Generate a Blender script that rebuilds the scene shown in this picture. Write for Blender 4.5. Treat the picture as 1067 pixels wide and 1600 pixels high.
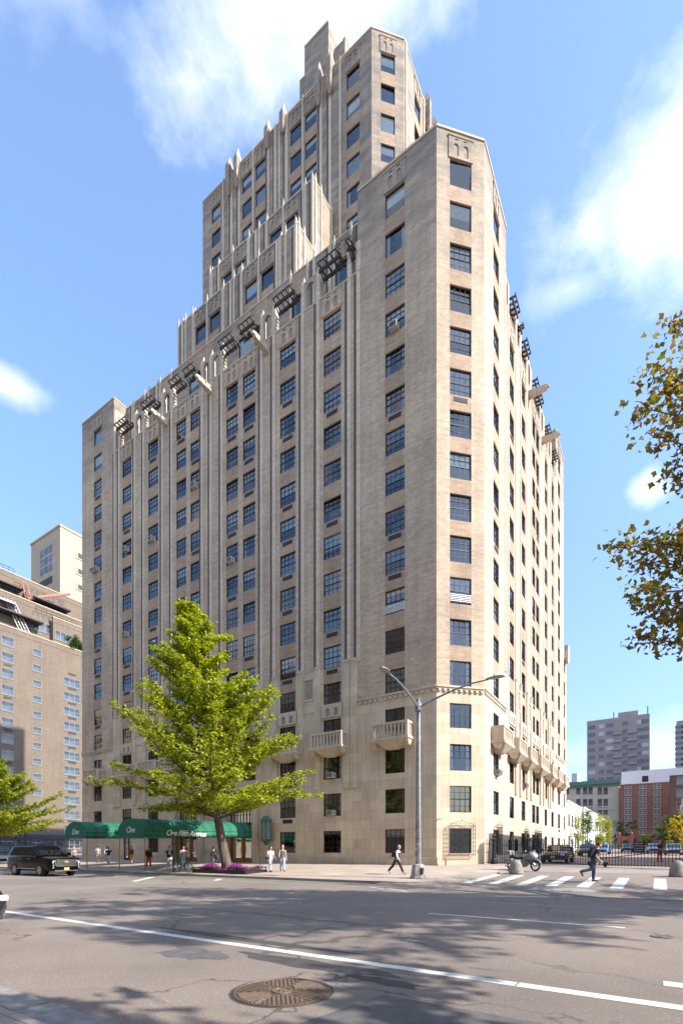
import bpy, bmesh, math, random
from mathutils import Vector, Matrix
random.seed(7)
R = math.radians
sc = bpy.context.scene
for o in list(bpy.data.objects): bpy.data.objects.remove(o)
COL = sc.collection

# ---------------------------------------------------------------- camera
cam = bpy.data.cameras.new('camera'); camo = bpy.data.objects.new('camera', cam); COL.objects.link(camo)
camo.location = (0, 0, 1.40); camo.rotation_euler = (R(90), 0, 0)
cam.sensor_fit = 'HORIZONTAL'; cam.sensor_width = 36.0; cam.lens = 770.6 / 1067 * 36
cam.shift_y = (1330 - 800) / 1067; cam.clip_start = 0.1; cam.clip_end = 5000
sc.camera = camo
# ---------------------------------------------------------------- sun, sky, exposure
SUN_EL, SUN_D = R(37), Vector((.894, -.447, 0))          # horizontal direction towards the sun
sd = Vector((SUN_D.x * math.cos(SUN_EL), SUN_D.y * math.cos(SUN_EL), math.sin(SUN_EL))).normalized()
sun = bpy.data.lights.new('sun', 'SUN'); sun.energy = 3.8; sun.angle = R(.53); sun.color = (1, .95, .88)
suno = bpy.data.objects.new('sun', sun); COL.objects.link(suno)
suno.rotation_euler = sd.to_track_quat('Z', 'Y').to_euler(); suno.location = (40, -20, 60)
sc.view_settings.view_transform = 'Standard'; sc.view_settings.look = 'None'
sc.view_settings.exposure = 1.25; sc.view_settings.gamma = 1
wd = bpy.data.worlds.new('World'); sc.world = wd; wd.use_nodes = True
def build_world():
    nt = wd.node_tree; N = nt.nodes; L = nt.links; N.clear()
    def nd(t, **k):
        n = N.new(t)
        for a, b in k.items(): setattr(n, a, b)
        return n
    def mth(op, a, b=None, c=None, clamp=False):
        n = nd('ShaderNodeMath', operation=op); n.use_clamp = clamp
        for i, x in enumerate((a, b, c)):
            if x is None: continue
            if isinstance(x, (int, float)): n.inputs[i].default_value = x
            else: L.new(x, n.inputs[i])
        return n.outputs[0]
    out = nd('ShaderNodeOutputWorld'); bg = nd('ShaderNodeBackground'); bg.inputs[1].default_value = 0.15
    sky = nd('ShaderNodeTexSky'); sky.sky_type = 'NISHITA'; sky.sun_disc = False
    sky.sun_elevation = SUN_EL; sky.sun_rotation = math.atan2(SUN_D.x, SUN_D.y)
    sky.air_density = 1.0; sky.dust_density = .6; sky.ozone_density = 1.6
    tc = nd('ShaderNodeTexCoord'); sep = nd('ShaderNodeSeparateXYZ'); L.new(tc.outputs['Generated'], sep.inputs[0])
    x, y, z = sep.outputs
    az = mth('MULTIPLY', mth('ARCTAN2', x, y), 57.2958); el = mth('MULTIPLY', mth('ARCSINE', z), 57.2958)
    def noise(scale, det, zs, off, rough=.55):
        mp = nd('ShaderNodeMapping'); mp.inputs['Scale'].default_value = (1, 1, zs); mp.inputs['Location'].default_value = (off, off * .7, off * .3); L.new(tc.outputs['Generated'], mp.inputs[0])
        n = nd('ShaderNodeTexNoise'); n.inputs['Scale'].default_value = scale; n.inputs['Detail'].default_value = det; n.inputs['Roughness'].default_value = rough; n.inputs['Distortion'].default_value = .1
        L.new(mp.outputs[0], n.inputs['Vector']); return n.outputs[0]
    n1 = noise(4.2, 9, 1.5, 3.1, .58); n2 = noise(15, 6, 1.3, 7.7, .6)
    fb = mth('ADD', mth('MULTIPLY', mth('SUBTRACT', n1, .5), 2.6), mth('MULTIPLY', mth('SUBTRACT', n2, .5), .9))
    tot = None
    #        az   el   ra   re  strength
    for a, e, ra, re, st in CLOUDS:
        da = mth('DIVIDE', mth('SUBTRACT', az, a), ra); de = mth('DIVIDE', mth('SUBTRACT', el, e), re)
        r2 = mth('ADD', mth('MULTIPLY', da, da), mth('MULTIPLY', de, de))
        m = mth('SUBTRACT', 1.0, mth('SQRT', r2))
        m = mth('MULTIPLY', mth('ADD', mth('MULTIPLY', m, 1.1), mth('MULTIPLY', fb, .95)), 1.0, clamp=True)
        m = mth('MULTIPLY', mth('POWER', m, 1.25), st)
        tot = m if tot is None else mth('MAXIMUM', tot, m)
    # loose clouds over the half of the sky behind the street (they show only in window panes)
    back = mth('MULTIPLY', mth('MULTIPLY', mth('SUBTRACT', n1, .47), 5.0, clamp=True), mth('LESS_THAN', y, -.1))
    tot = mth('MAXIMUM', tot, back)
    hs = nd('ShaderNodeHueSaturation'); hs.inputs['Saturation'].default_value = SKY_SAT; hs.inputs['Value'].default_value = SKY_VAL; L.new(sky.outputs[0], hs.inputs['Color'])
    tint = nd('ShaderNodeMix', data_type='RGBA', blend_type='MULTIPLY'); tint.inputs[0].default_value = 1
    L.new(hs.outputs[0], tint.inputs[6])
    rp = nd('ShaderNodeValToRGB'); L.new(mth('DIVIDE', el, 60), rp.inputs[0]); E = rp.color_ramp.elements
    while len(E) < len(SKY_TINT): E.new(.5)
    for i, (ps, c) in enumerate(SKY_TINT): E[i].position = ps; E[i].color = (*c, 1)
    L.new(rp.outputs[0], tint.inputs[7])
    mx = nd('ShaderNodeMix', data_type='RGBA'); L.new(tot, mx.inputs[0]); L.new(tint.outputs[2], mx.inputs[6]); mx.inputs[7].default_value = CLOUD_COL
    L.new(mx.outputs[2], bg.inputs[0]); L.new(bg.outputs[0], out.inputs[0])
CLOUDS = [(1, 62, 28, 8.6, .95), (33.5, 48.8, 14, 6.0, 1.0), (25, 46.0, 6, 1.6, .4), (-33.5, 38.2, 6.0, 1.7, .75), (31.8, 32, 2.8, 1.7, .8), (-34, 57, 8, 3.0, .5), (30, 10, 20, 3.5, .3)]
SKY_SAT, SKY_VAL, SKY_TINT = .98, 1.10, [(0, (.48, .53, .58)), (.12, (.58, .63, .69)), (.35, (.82, .86, .94)), (.65, (1.0, 1.08, 1.16)), (1, (1.1, 1.14, 1.2))]
CLOUD_COL = (4.7, 4.85, 5.1, 1)
build_world()

# ---------------------------------------------------------------- the street grid: u runs up the avenue, v into the block
SR, CR = .5424, .840
KX, KY = 9.193, 34.544
YAW = math.atan2(-SR, CR)                                 # local x = -u, local y = v
def W(u, v, z=0.0): return Vector((KX - u * CR + v * SR, KY + u * SR + v * CR, z))
def side_z(v): return .33 + .033 * v                      # the wide pavement falls towards the kerb
def apron_z(v): return .28 + .033 * v if v < 3 else .379 + .013 * (v - 3)
ROAD = -.22

# ---------------------------------------------------------------- mesh builder
class MB:
    def __init__(s): s.v = []; s.f = []; s.m = []
    def poly(s, pts, m=0):
        b = len(s.v); s.v.extend([tuple(p) for p in pts]); s.f.append(tuple(range(b, b + len(pts)))); s.m.append(m)
    def box(s, x0, x1, y0, y1, z0, z1, m=0, T=None):
        P = [(x, y, z) for z in (z0, z1) for y in (y0, y1) for x in (x0, x1)]
        if T: P = [T(*p) for p in P]
        b = len(s.v); s.v.extend([tuple(p) for p in P])
        for q in ((0, 2, 3, 1), (4, 5, 7, 6), (0, 1, 5, 4), (2, 6, 7, 3), (0, 4, 6, 2), (1, 3, 7, 5)):
            s.f.append(tuple(b + i for i in q)); s.m.append(m)
    def taper(s, c, w0, w1, z0, z1, m=0, d0=None, d1=None, T=None):
        d0 = d0 or w0; d1 = d1 or w1; b = len(s.v)
        P = [(c[0] + sx * w / 2, c[1] + sy * d / 2, z) for (w, d, z) in ((w0, d0, z0), (w1, d1, z1)) for sx, sy in ((-1, -1), (1, -1), (1, 1), (-1, 1))]
        if T: P = [T(*p) for p in P]
        s.v.extend([tuple(p) for p in P])
        for q in ((3, 2, 1, 0), (4, 5, 6, 7), (0, 1, 5, 4), (1, 2, 6, 5), (2, 3, 7, 6), (3, 0, 4, 7)):
            s.f.append(tuple(b + i for i in q)); s.m.append(m)
    def tube(s, pts, rad, n=8, m=0, cap=True, flat=1.0):
        pts = [Vector(p) for p in pts]
        if isinstance(rad, (int, float)): rad = [rad] * len(pts)
        rings = []; up = None
        for i, p in enumerate(pts):
            d = (pts[min(i + 1, len(pts) - 1)] - pts[max(i - 1, 0)])
            if d.length < 1e-9: d = Vector((0, 0, 1))
            d.normalize()
            if up is None: up = Vector((0, 0, 1)) if abs(d.z) < .9 else Vector((1, 0, 0))
            a = d.cross(up)
            if a.length < 1e-4: a = d.orthogonal()
            a.normalize(); c = a.cross(d).normalized(); up = c
            b = len(s.v)
            for k in range(n):
                t = 2 * math.pi * k / n; s.v.append(tuple(p + a * (math.cos(t) * rad[i]) + c * (math.sin(t) * rad[i] * flat)))
            rings.append(b)
        for b0, b1 in zip(rings, rings[1:]):
            for k in range(n):
                s.f.append((b0 + k, b0 + (k + 1) % n, b1 + (k + 1) % n, b1 + k)); s.m.append(m)
        if cap:
            s.f.append(tuple(rings[0] + k for k in reversed(range(n)))); s.m.append(m)
            s.f.append(tuple(rings[-1] + k for k in range(n))); s.m.append(m)
    def lathe(s, c, prof, n=16, m=0, T=None):
        rings = []
        for r, z in prof:
            b = len(s.v)
            for k in range(n):
                t = 2 * math.pi * k / n; p = (c[0] + r * math.cos(t), c[1] + r * math.sin(t), c[2] + z)
                s.v.append(tuple(T(*p)) if T else p)
            rings.append(b)
        for b0, b1 in zip(rings, rings[1:]):
            for k in range(n):
                s.f.append((b0 + k, b0 + (k + 1) % n, b1 + (k + 1) % n, b1 + k)); s.m.append(m)
        s.f.append(tuple(rings[0] + k for k in reversed(range(n)))); s.m.append(m)
        s.f.append(tuple(rings[-1] + k for k in range(n))); s.m.append(m)
    def ball(s, c, r, n=10, m=0, T=None):
        if isinstance(r, (int, float)): r = (r, r, r)
        prof = [(math.sin(math.pi * i / n), -math.cos(math.pi * i / n)) for i in range(n + 1)]
        prof[0] = (.02, -1); prof[-1] = (.02, 1)
        def TT(x, y, z):
            q = (c[0] + x * r[0], c[1] + y * r[1], c[2] + z * r[2]); return T(*q) if T else q
        s.lathe((0, 0, 0), prof, n + 2, m, TT)
    def mesh(s, name, mats, smooth=False):
        me = bpy.data.meshes.new(name); me.from_pydata(s.v, [], s.f)
        if not isinstance(mats, (list, tuple)): mats = [mats]
        for m in mats: me.materials.append(m)
        me.polygons.foreach_set('material_index', s.m)
        uv = me.uv_layers.new(name='UVMap'); d = [0.0] * (2 * len(me.loops))
        for p in me.polygons:
            n = p.normal
            if abs(n.z) > .75: tx, ty, flat = 1, 0, True
            else:
                l = math.hypot(n.x, n.y) or 1; tx, ty, flat = -n.y / l, n.x / l, False
            for li in p.loop_indices:
                c = me.vertices[me.loops[li].vertex_index].co
                d[2 * li] = c.x if flat else c.x * tx + c.y * ty; d[2 * li + 1] = c.y if flat else c.z
        uv.data.foreach_set('uv', d)
        if smooth: me.polygons.foreach_set('use_smooth', [True] * len(me.polygons))
        me.update(); return me
    def build(s, name, mats, parent=None, smooth=False, loc=None, rot=None, bevel=0):
        o = bpy.data.objects.new(name, s.mesh(name, mats, smooth)); COL.objects.link(o)
        if parent: o.parent = parent
        if loc is not None: o.location = loc
        if rot is not None: o.rotation_euler = rot
        if bevel:
            b = o.modifiers.new('bevel', 'BEVEL'); b.width = bevel; b.segments = 2; b.limit_method = 'ANGLE'; b.angle_limit = R(35)
        return o
def inst(name, me, parent=None, loc=(0, 0, 0), rot=(0, 0, 0)):
    o = bpy.data.objects.new(name, me); COL.objects.link(o); o.location = loc; o.rotation_euler = rot
    if parent: o.parent = parent
    return o
def tag(o, label, cat, group=None):
    o['label'] = label; o['category'] = cat
    if group: o['group'] = group
    return o
def thing(name, label, cat, loc=(0, 0, 0), rz=0, group=None):
    o = bpy.data.objects.new(name, None); COL.objects.link(o); o.location = loc; o.rotation_euler = (0, 0, rz); o.empty_display_size = .3
    return tag(o, label, cat, group)
def struct(o): o['kind'] = 'structure'; return o

# ---------------------------------------------------------------- materials
class NT:
    def __init__(s, name):
        s.mat = bpy.data.materials.new(name); s.mat.use_nodes = True; s.nt = s.mat.node_tree; s.N = s.nt.nodes; s.L = s.nt.links
        s.bsdf = s.N['Principled BSDF']; s.out = s.N['Material Output']
        s.tc = s.N.new('ShaderNodeTexCoord')
    def set(s, sock, v):
        if isinstance(v, bpy.types.NodeSocket): s.L.new(v, sock)
        else: sock.default_value = (*v, 1) if (isinstance(v, tuple) and len(v) == 3 and sock.type == 'RGBA') else v
    def noise(s, scale, det=4, vec='Object', stretch=(1, 1, 1), rough=.55, dist=0):
        mp = s.N.new('ShaderNodeMapping'); mp.inputs['Scale'].default_value = stretch; s.L.new(s.tc.outputs[vec], mp.inputs[0])
        n = s.N.new('ShaderNodeTexNoise'); n.inputs['Scale'].default_value = scale; n.inputs['Detail'].default_value = det; n.inputs['Roughness'].default_value = rough; n.inputs['Distortion'].default_value = dist
        s.L.new(mp.outputs[0], n.inputs['Vector']); return n.outputs[0]
    def ramp(s, f, a, b, ca=(0, 0, 0), cb=(1, 1, 1)):
        r = s.N.new('ShaderNodeValToRGB'); r.color_ramp.elements[0].position = a; r.color_ramp.elements[1].position = b
        r.color_ramp.elements[0].color = (*ca, 1); r.color_ramp.elements[1].color = (*cb, 1); s.L.new(f, r.inputs[0]); return r.outputs[0]
    def mix(s, f, a, b, mode='MIX'):
        m = s.N.new('ShaderNodeMix'); m.data_type = 'RGBA'; m.blend_type = mode
        s.set(m.inputs[0], f); s.set(m.inputs[6], a); s.set(m.inputs[7], b); return m.outputs[2]
    def math(s, op, a, b=0.0):
        m = s.N.new('ShaderNodeMath'); m.operation = op; s.set(m.inputs[0], a); s.set(m.inputs[1], b); return m.outputs[0]
    def bump(s, h, strength=.3, dist=.02):
        b = s.N.new('ShaderNodeBump'); b.inputs['Strength'].default_value = strength; b.inputs['Distance'].default_value = dist
        s.L.new(h, b.inputs['Height']); s.L.new(b.outputs[0], s.bsdf.inputs['Normal'])
    def fin(s, col=None, rough=None, metal=None, spec=None):
        I = s.bsdf.inputs
        if col is not None: s.set(I['Base Color'], col)
        if rough is not None: s.set(I['Roughness'], rough)
        if metal is not None: I['Metallic'].default_value = metal
        if spec is not None: I['Specular IOR Level'].default_value = spec
        return s.mat
def plain(name, col, rough=.6, metal=0, var=.18, scale=6, spec=None):
    n = NT(name); f = n.noise(scale, 4); d = tuple(c * (1 - var) for c in col); l = tuple(min(1, c * (1 + var)) for c in col)
    return n.fin(n.ramp(f, .3, .7, d, l), rough, metal, spec)
def brick_mat(name, c1, c2, mortar, bw=.24, bh=.075, ms=.012, patch=.25, streak=.2, soot=None, bumpy=.4):
    n = NT(name); b = n.N.new('ShaderNodeTexBrick'); n.L.new(n.tc.outputs['UV'], b.inputs['Vector'])
    for k, v in (('Scale', 1), ('Brick Width', bw), ('Row Height', bh), ('Mortar Size', ms), ('Mortar Smooth', .2), ('Bias', 0)): b.inputs[k].default_value = v
    b.inputs['Color1'].default_value = (*c1, 1); b.inputs['Color2'].default_value = (*c2, 1); b.inputs['Mortar'].default_value = (*mortar, 1)
    big = n.noise(.22, 6); col = n.mix(1.0, b.outputs[0], n.ramp(big, .3, .7, (1 - patch,) * 3, (1 + patch * .35, 1 + patch * .3, 1 + patch * .25)), 'MULTIPLY')
    st = n.noise(1.0, 5, 'UV', (.8, 4.0, 1)); col = n.mix(1.0, col, n.ramp(st, .3, .72, (1 - streak,) * 3, (1 + streak * .5,) * 3), 'MULTIPLY')
    if soot:
        z0, z1, amt, sc_ = soot; sp = n.N.new('ShaderNodeSeparateXYZ'); n.L.new(n.tc.outputs['Object'], sp.inputs[0])
        mr = n.N.new('ShaderNodeMapRange'); mr.inputs[1].default_value = z0; mr.inputs[2].default_value = z1; n.L.new(sp.outputs[2], mr.inputs[0])
        s2 = n.ramp(n.math('MULTIPLY', n.noise(.7, 7, 'UV', (.55, 1.7, 1)), mr.outputs[0]), .22, .62, (0, 0, 0), (amt,) * 3)
        col = n.mix(s2, col, sc_)
    vs = n.noise(1.0, 6, 'UV', (1.8, .12, 1), .6); col = n.mix(1.0, col, n.ramp(vs, .36, .6, (.89, .885, .88), (1.02, 1.02, 1.02)), 'MULTIPLY'); md = n.noise(5.5, 5, 'UV', (1, 1.8, 1), .7); col = n.mix(1.0, col, n.ramp(md, .3, .7, (.84, .83, .83), (1.12, 1.11, 1.1)), 'MULTIPLY')
    h = n.math('ADD', n.math('MULTIPLY', b.outputs[1], -.6), n.math('MULTIPLY', st, .5))
    n.bump(h, bumpy, .03); return n.fin(col, .88)
def stone_mat(name, c, bw=1.5, bh=.77, joint=.75, var=.14):
    n = NT(name); b = n.N.new('ShaderNodeTexBrick'); n.L.new(n.tc.outputs['UV'], b.inputs['Vector'])
    for k, v in (('Scale', 1), ('Brick Width', bw), ('Row Height', bh), ('Mortar Size', .014), ('Mortar Smooth', .3), ('Bias', 0)): b.inputs[k].default_value = v
    b.inputs['Color1'].default_value = (*[x * (1 - var) for x in c], 1); b.inputs['Color2'].default_value = (*[min(1, x * (1 + var * .6)) for x in c], 1); b.inputs['Mortar'].default_value = (*[x * joint for x in c], 1)
    f = n.noise(.5, 7); col = n.mix(1.0, b.outputs[0], n.ramp(f, .3, .7, (.84, .83, .81), (1.06, 1.05, 1.03)), 'MULTIPLY')
    g = n.noise(2.5, 6, 'UV', (1.6, .12, 1)); col = n.mix(1.0, col, n.ramp(g, .36, .62, (.88, .87, .86), (1.03, 1.03, 1.03)), 'MULTIPLY')
    n.bump(n.math('MULTIPLY', b.outputs[1], -1), .25, .02); return n.fin(col, .82)
M = {}
M['brick'] = brick_mat('buff_brick', (.63, .49, .355), (.46, .35, .25), (.53, .42, .31), soot=(36, 54, .8, (.15, .145, .14)))
M['spandrel'] = brick_mat('spandrel_brick', (.50, .355, .245), (.385, .265, .18), (.41, .32, .225))
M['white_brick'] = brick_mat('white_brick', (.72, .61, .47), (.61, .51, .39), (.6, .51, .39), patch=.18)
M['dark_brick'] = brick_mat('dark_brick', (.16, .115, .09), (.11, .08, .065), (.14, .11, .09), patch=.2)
M['stone'] = stone_mat('limestone', (.60, .485, .355))
M['trim'] = stone_mat('limestone_trim', (.56, .465, .36), 3, 3, .9, .06)
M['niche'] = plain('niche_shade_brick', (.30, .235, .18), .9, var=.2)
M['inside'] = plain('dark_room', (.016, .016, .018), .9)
M['roof'] = plain('roof_felt', (.2, .19, .18), .9)
M['frame'] = plain('black_window_paint', (.012, .012, .014), .45)
M['grille'] = plain('dark_louvre', (.035, .028, .024), .6)
M['iron'] = plain('wrought_iron', (.012, .012, .013), .5)
M['wood'] = plain('pergola_timber', (.045, .034, .028), .8)
M['acbody'] = plain('air_conditioner_shell', (.45, .43, .39), .6, var=.1)
def glass_mat(name, tint, refl, ior=1.55, rough=.02):
    n = NT(name); n.N.remove(n.bsdf)
    tr = n.N.new('ShaderNodeBsdfTransparent'); tr.inputs[0].default_value = (*tint, 1)
    gl = n.N.new('ShaderNodeBsdfGlossy'); gl.inputs['Roughness'].default_value = rough; gl.inputs[0].default_value = (.95, .97, 1, 1)
    fr = n.N.new('ShaderNodeFresnel'); fr.inputs[0].default_value = ior
    f = n.math('ADD', n.math('MULTIPLY', fr.outputs[0], 1.0), refl)
    nz = n.noise(1.4, 2); b = n.N.new('ShaderNodeBump'); b.inputs['Strength'].default_value = .10; b.inputs['Distance'].default_value = .05
    n.L.new(nz, b.inputs['Height']); n.L.new(b.outputs[0], gl.inputs['Normal'])
    mx = n.N.new('ShaderNodeMixShader'); n.L.new(f, mx.inputs[0]); n.L.new(tr.outputs[0], mx.inputs[1]); n.L.new(gl.outputs[0], mx.inputs[2]); n.L.new(mx.outputs[0], n.out.inputs[0])
    return n.mat
M['glass'] = glass_mat('window_glass', (.66, .72, .76), .06)
M['car_glass'] = glass_mat('car_glass', (.12, .13, .14), .08)
M['blind_a'] = plain('cream_blind', (.86, .84, .78), .8, var=.06)
M['blind_b'] = plain('grey_curtain', (.50, .50, .50), .8, var=.2, scale=3)
M['blind_c'] = plain('dark_curtain', (.06, .07, .09), .8, var=.3, scale=2)
def paint(name, col, rough=.25, coat=.6, spec=.35):
    n = NT(name); n.bsdf.inputs['Coat Weight'].default_value = coat; n.bsdf.inputs['Specular IOR Level'].default_value = spec; n.bsdf.inputs['Coat Roughness'].default_value = .06
    f = n.noise(3, 3); return n.fin(n.ramp(f, .3, .7, tuple(c * .92 for c in col), col), rough)
# ================================================================ THE TALL APARTMENT BUILDING
BLD = thing('apartment_building', 'very tall tan brick stepped apartment building with limestone base, filling the middle of the photo', 'building', W(0, 0, 0), YAW)
def zc(k): return 2.14 + 3.077 * (k - 1)                   # window centre of storey k
C2 = 1 / math.sqrt(2)
def face_left(v0): return lambda s, d, z: (-s, v0 - d, z)             # s = u, outward = towards the avenue
def face_right(u0): return lambda s, d, z: (d - u0, s, z)             # s = v, outward = towards the mews
def face_ch(u0, v0): return lambda s, d, z: (-u0 + s * C2 + d * C2, v0 + s * C2 - d * C2, z)   # s along the cut corner
ROT = {'L': 0, 'R': R(90), 'C': R(45)}
WM = [M['brick'], M['stone'], M['spandrel'], M['white_brick'], M['dark_brick'], M['inside'], M['roof'], M['niche'], M['trim']]
BR, ST, SP, WB, DB, IN, RF, NI, TRM = range(9)

def wall(mb, F, s0, s1, z0, z1, holes=(), bands=(), mat=lambda s, z: BR, rev=.26, deep=1.0):
    S = sorted({s0, s1, *[h for q in holes for h in q[:2] if s0 <= h <= s1], *[b for q in bands for b in q if s0 < b < s1]})
    Z = sorted({z0, z1, *[h for q in holes for h in q[2:4]], 13.4} if z0 < 13.4 < z1 else {z0, z1, *[h for q in holes for h in q[2:4]]})
    def hole(s, z): return any(a < s < b and c < z < d for a, b, c, d in holes)
    for za, zb in zip(Z, Z[1:]):
        run = None
        for sa, sb in zip(S, S[1:]):
            cs, cz = (sa + sb) / 2, (za + zb) / 2
            m = None if hole(cs, cz) else mat(cs, cz)
            if run and run[2] == m and m is not None: run[1] = sb
            else:
                if run and run[2] is not None: mb.poly([F(run[0], 0, za), F(run[1], 0, za), F(run[1], 0, zb), F(run[0], 0, zb)], run[2])
                run = [sa, sb, m]
        if run and run[2] is not None: mb.poly([F(run[0], 0, za), F(run[1], 0, za), F(run[1], 0, zb), F(run[0], 0, zb)], run[2])
    for a, b, c, d in holes:
        m = mat(a - .02, (c + d) / 2)
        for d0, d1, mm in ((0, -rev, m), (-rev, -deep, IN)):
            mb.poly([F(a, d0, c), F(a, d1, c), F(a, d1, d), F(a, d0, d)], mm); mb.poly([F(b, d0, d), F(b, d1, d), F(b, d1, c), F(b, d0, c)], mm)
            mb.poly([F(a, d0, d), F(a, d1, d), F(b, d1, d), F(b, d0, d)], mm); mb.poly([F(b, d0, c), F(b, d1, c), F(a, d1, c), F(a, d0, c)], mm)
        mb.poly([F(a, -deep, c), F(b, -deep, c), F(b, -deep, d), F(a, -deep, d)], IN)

# ---- window prototypes: origin at the centre of the opening, outward = -y
WINMESH = {}
def win_meshes(w, h, kind):
    key = (w, h, kind)
    if key in WINMESH: return WINMESH[key]
    f = MB(); y0, y1 = .10, .17; t = .065
    f.box(-w/2, w/2, y0, y1, h/2 - t, h/2); f.box(-w/2, w/2, y0 - .02, y1, -h/2, -h/2 + t); f.box(-w/2, -w/2 + t, y0, y1, -h/2 + t, h/2 - t); f.box(w/2 - t, w/2, y0, y1, -h/2 + t, h/2 - t)
    zs = None
    if kind == 'sash':
        f.box(-w/2 + t, w/2 - t, y0 + .005, y1, -.035, .035)
        for k in (1, 2, 3): f.box(-w/2 + w * k / 4 - .014, -w/2 + w * k / 4 + .014, y0 + .02, y1 - .01, -h/2 + t, h/2 - t)
        for z in (-h/4 - .01, h/4 + .01): f.box(-w/2 + t, w/2 - t, y0 + .022, y1 - .012, z - .014, z + .014)
    elif kind == 'door':
        for x in (-.06, .06): f.box(x - .05, x + .05, y0 + .004, y1, -h/2 + t, h/2 - t)
        for x in (-w/4 - .02, w/4 + .02): f.box(x - .014, x + .014, y0 + .02, y1 - .01, -h/2 + t, h/2 - t)
        for z in (-.55, 0, .55): f.box(-w/2 + t, w/2 - t, y0 + .022, y1 - .012, z - .014, z + .014)
        f.box(-w/2, -w/2 + .16, y0 + .002, y1, -h/2 + t, h/2 - t); f.box(w/2 - .16, w/2, y0 + .002, y1, -h/2 + t, h/2 - t)
    elif kind == 'grid':
        for k in (1, 2, 3): f.box(-w/2 + w * k / 4 - .016, -w/2 + w * k / 4 + .016, y0 + .02, y1 - .01, -h/2 + t, h/2 - t)
        for k in (1, 2, 3): f.box(-w/2 + t, w/2 - t, y0 + .022, y1 - .012, -h/2 + h * k / 4 - .016, -h/2 + h * k / 4 + .016)
    fm = f.mesh('window', M['frame'])
    p = MB(); a, b = w/2 - .03, h/2 - .03; tz = .004
    if kind in ('sash',):
        p.poly([(-a, .15, 0), (a, .15 + tz, 0), (a, .15, b), (-a, .15 - tz, b)]); p.poly([(-a, .135, -b), (a, .135, -b), (a, .135 + tz, 0), (-a, .135 + tz, 0)])
    else: p.poly([(-a, .14, -b), (a, .14, -b), (a, .145, b), (-a, .14, b)])
    pm = p.mesh('pane', M['glass'])
    WINMESH[key] = (fm, pm); return WINMESH[key]
BLM = {}
def blind_mesh(w, h, part, mat):
    key = (w, h, part, mat)
    if key not in BLM:
        b = MB(); top = h/2 - .02
        if part == 'sides':
            for s in (-1, 1):
                for k in range(4): b.box(s * (w/2 - .02 - .09 * k) - .045, s * (w/2 - .02 - .09 * k) + .045, .20 + .03 * (k % 2), .21 + .03 * (k % 2), -h/2 + .02, top)
        else: b.box(-w/2 + .03, w/2 - .03, .19, .20, top - h * part, top)
        BLM[key] = b.mesh('blind', M[mat])
    return BLM[key]
WINS = []           # (size, face, F, s, z, w, h, kind, v)
def add_win(face, F, s, z, w, h, kind):
    c = F(s, 0, z); p = BLD.matrix_basis @ Vector(c)
    dep = p.y; fx = 1.0
    if face == 'L': fx = .55
    if face == 'R': fx = .28
    WINS.append((w * h * fx / max(dep, 5) ** 2 * (1 if z < 100 else 1), face, c, w, h, kind))
    return (s - w/2, s + w/2, z - h/2, z + h/2)

# ---- trim helpers
def arch_panel(mb, F, sc_, z0, z1, w, n=2, th=.10, d0=0.0, m=TRM, aw=None, az0=None, az1=None, back=NI):
    """a stone plate with n round-headed niches cut through it"""
    aw = aw or w * .2; a0 = az0 if az0 is not None else z0 + (z1 - z0) * .12; a1 = az1 if az1 is not None else z1 - (z1 - z0) * .3
    cs = [sc_ + w * ((k + .5) / n - .5) * .8 for k in range(n)]; L_, R_ = sc_ - w/2, sc_ + w/2; d = d0 + th
    ed = [L_] + [x for c in cs for x in (c - aw/2, c + aw/2)] + [R_]
    for i in range(0, len(ed), 2): mb.poly([F(ed[i], d, z0), F(ed[i+1], d, z0), F(ed[i+1], d, z1), F(ed[i], d, z1)], m)
    for c in cs:
        r = aw/2; zs = a1 - r
        if a0 > z0: mb.poly([F(c - r, d, z0), F(c + r, d, z0), F(c + r, d, a0), F(c - r, d, a0)], m)
        arc = [(c - r * math.cos(math.pi * k / 8), zs + r * math.sin(math.pi * k / 8)) for k in range(9)]
        for (xa, ya), (xb, yb) in zip(arc, arc[1:]):
            mb.poly([F(xa, d, ya), F(xb, d, yb), F(xb, d, z1), F(xa, d, z1)], m); mb.poly([F(xa, d, ya), F(xa, d0 - .1, ya), F(xb, d0 - .1, yb), F(xb, d, yb)], m)
        mb.poly([F(c - r, d, a0), F(c - r, d0 + .004, a0), F(c - r, d0 + .004, zs), F(c - r, d, zs)], m); mb.poly([F(c + r, d, a0), F(c + r, d0 + .004, a0), F(c + r, d0 + .004, zs), F(c + r, d, zs)], m)
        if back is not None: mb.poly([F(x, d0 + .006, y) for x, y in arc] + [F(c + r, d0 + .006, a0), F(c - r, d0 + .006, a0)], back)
    for (p, q) in (((L_, z0), (R_, z0)), ((R_, z0), (R_, z1)), ((R_, z1), (L_, z1)), ((L_, z1), (L_, z0))):
        mb.poly([F(p[0], d, p[1]), F(q[0], d, q[1]), F(q[0], d0, q[1]), F(p[0], d0, p[1])], m)
def part(name, fn, mats=None, parent=None, **k):
    mb = MB(); fn(mb); return mb.build(name, mats or WM, parent or BLD, **k)
def coping(F, s0, s1, z, h=.16, d=.07, back=.35):
    part('coping', lambda mb: mb.box(s0, s1, -back, d, z, z + h, TRM, F))
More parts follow.
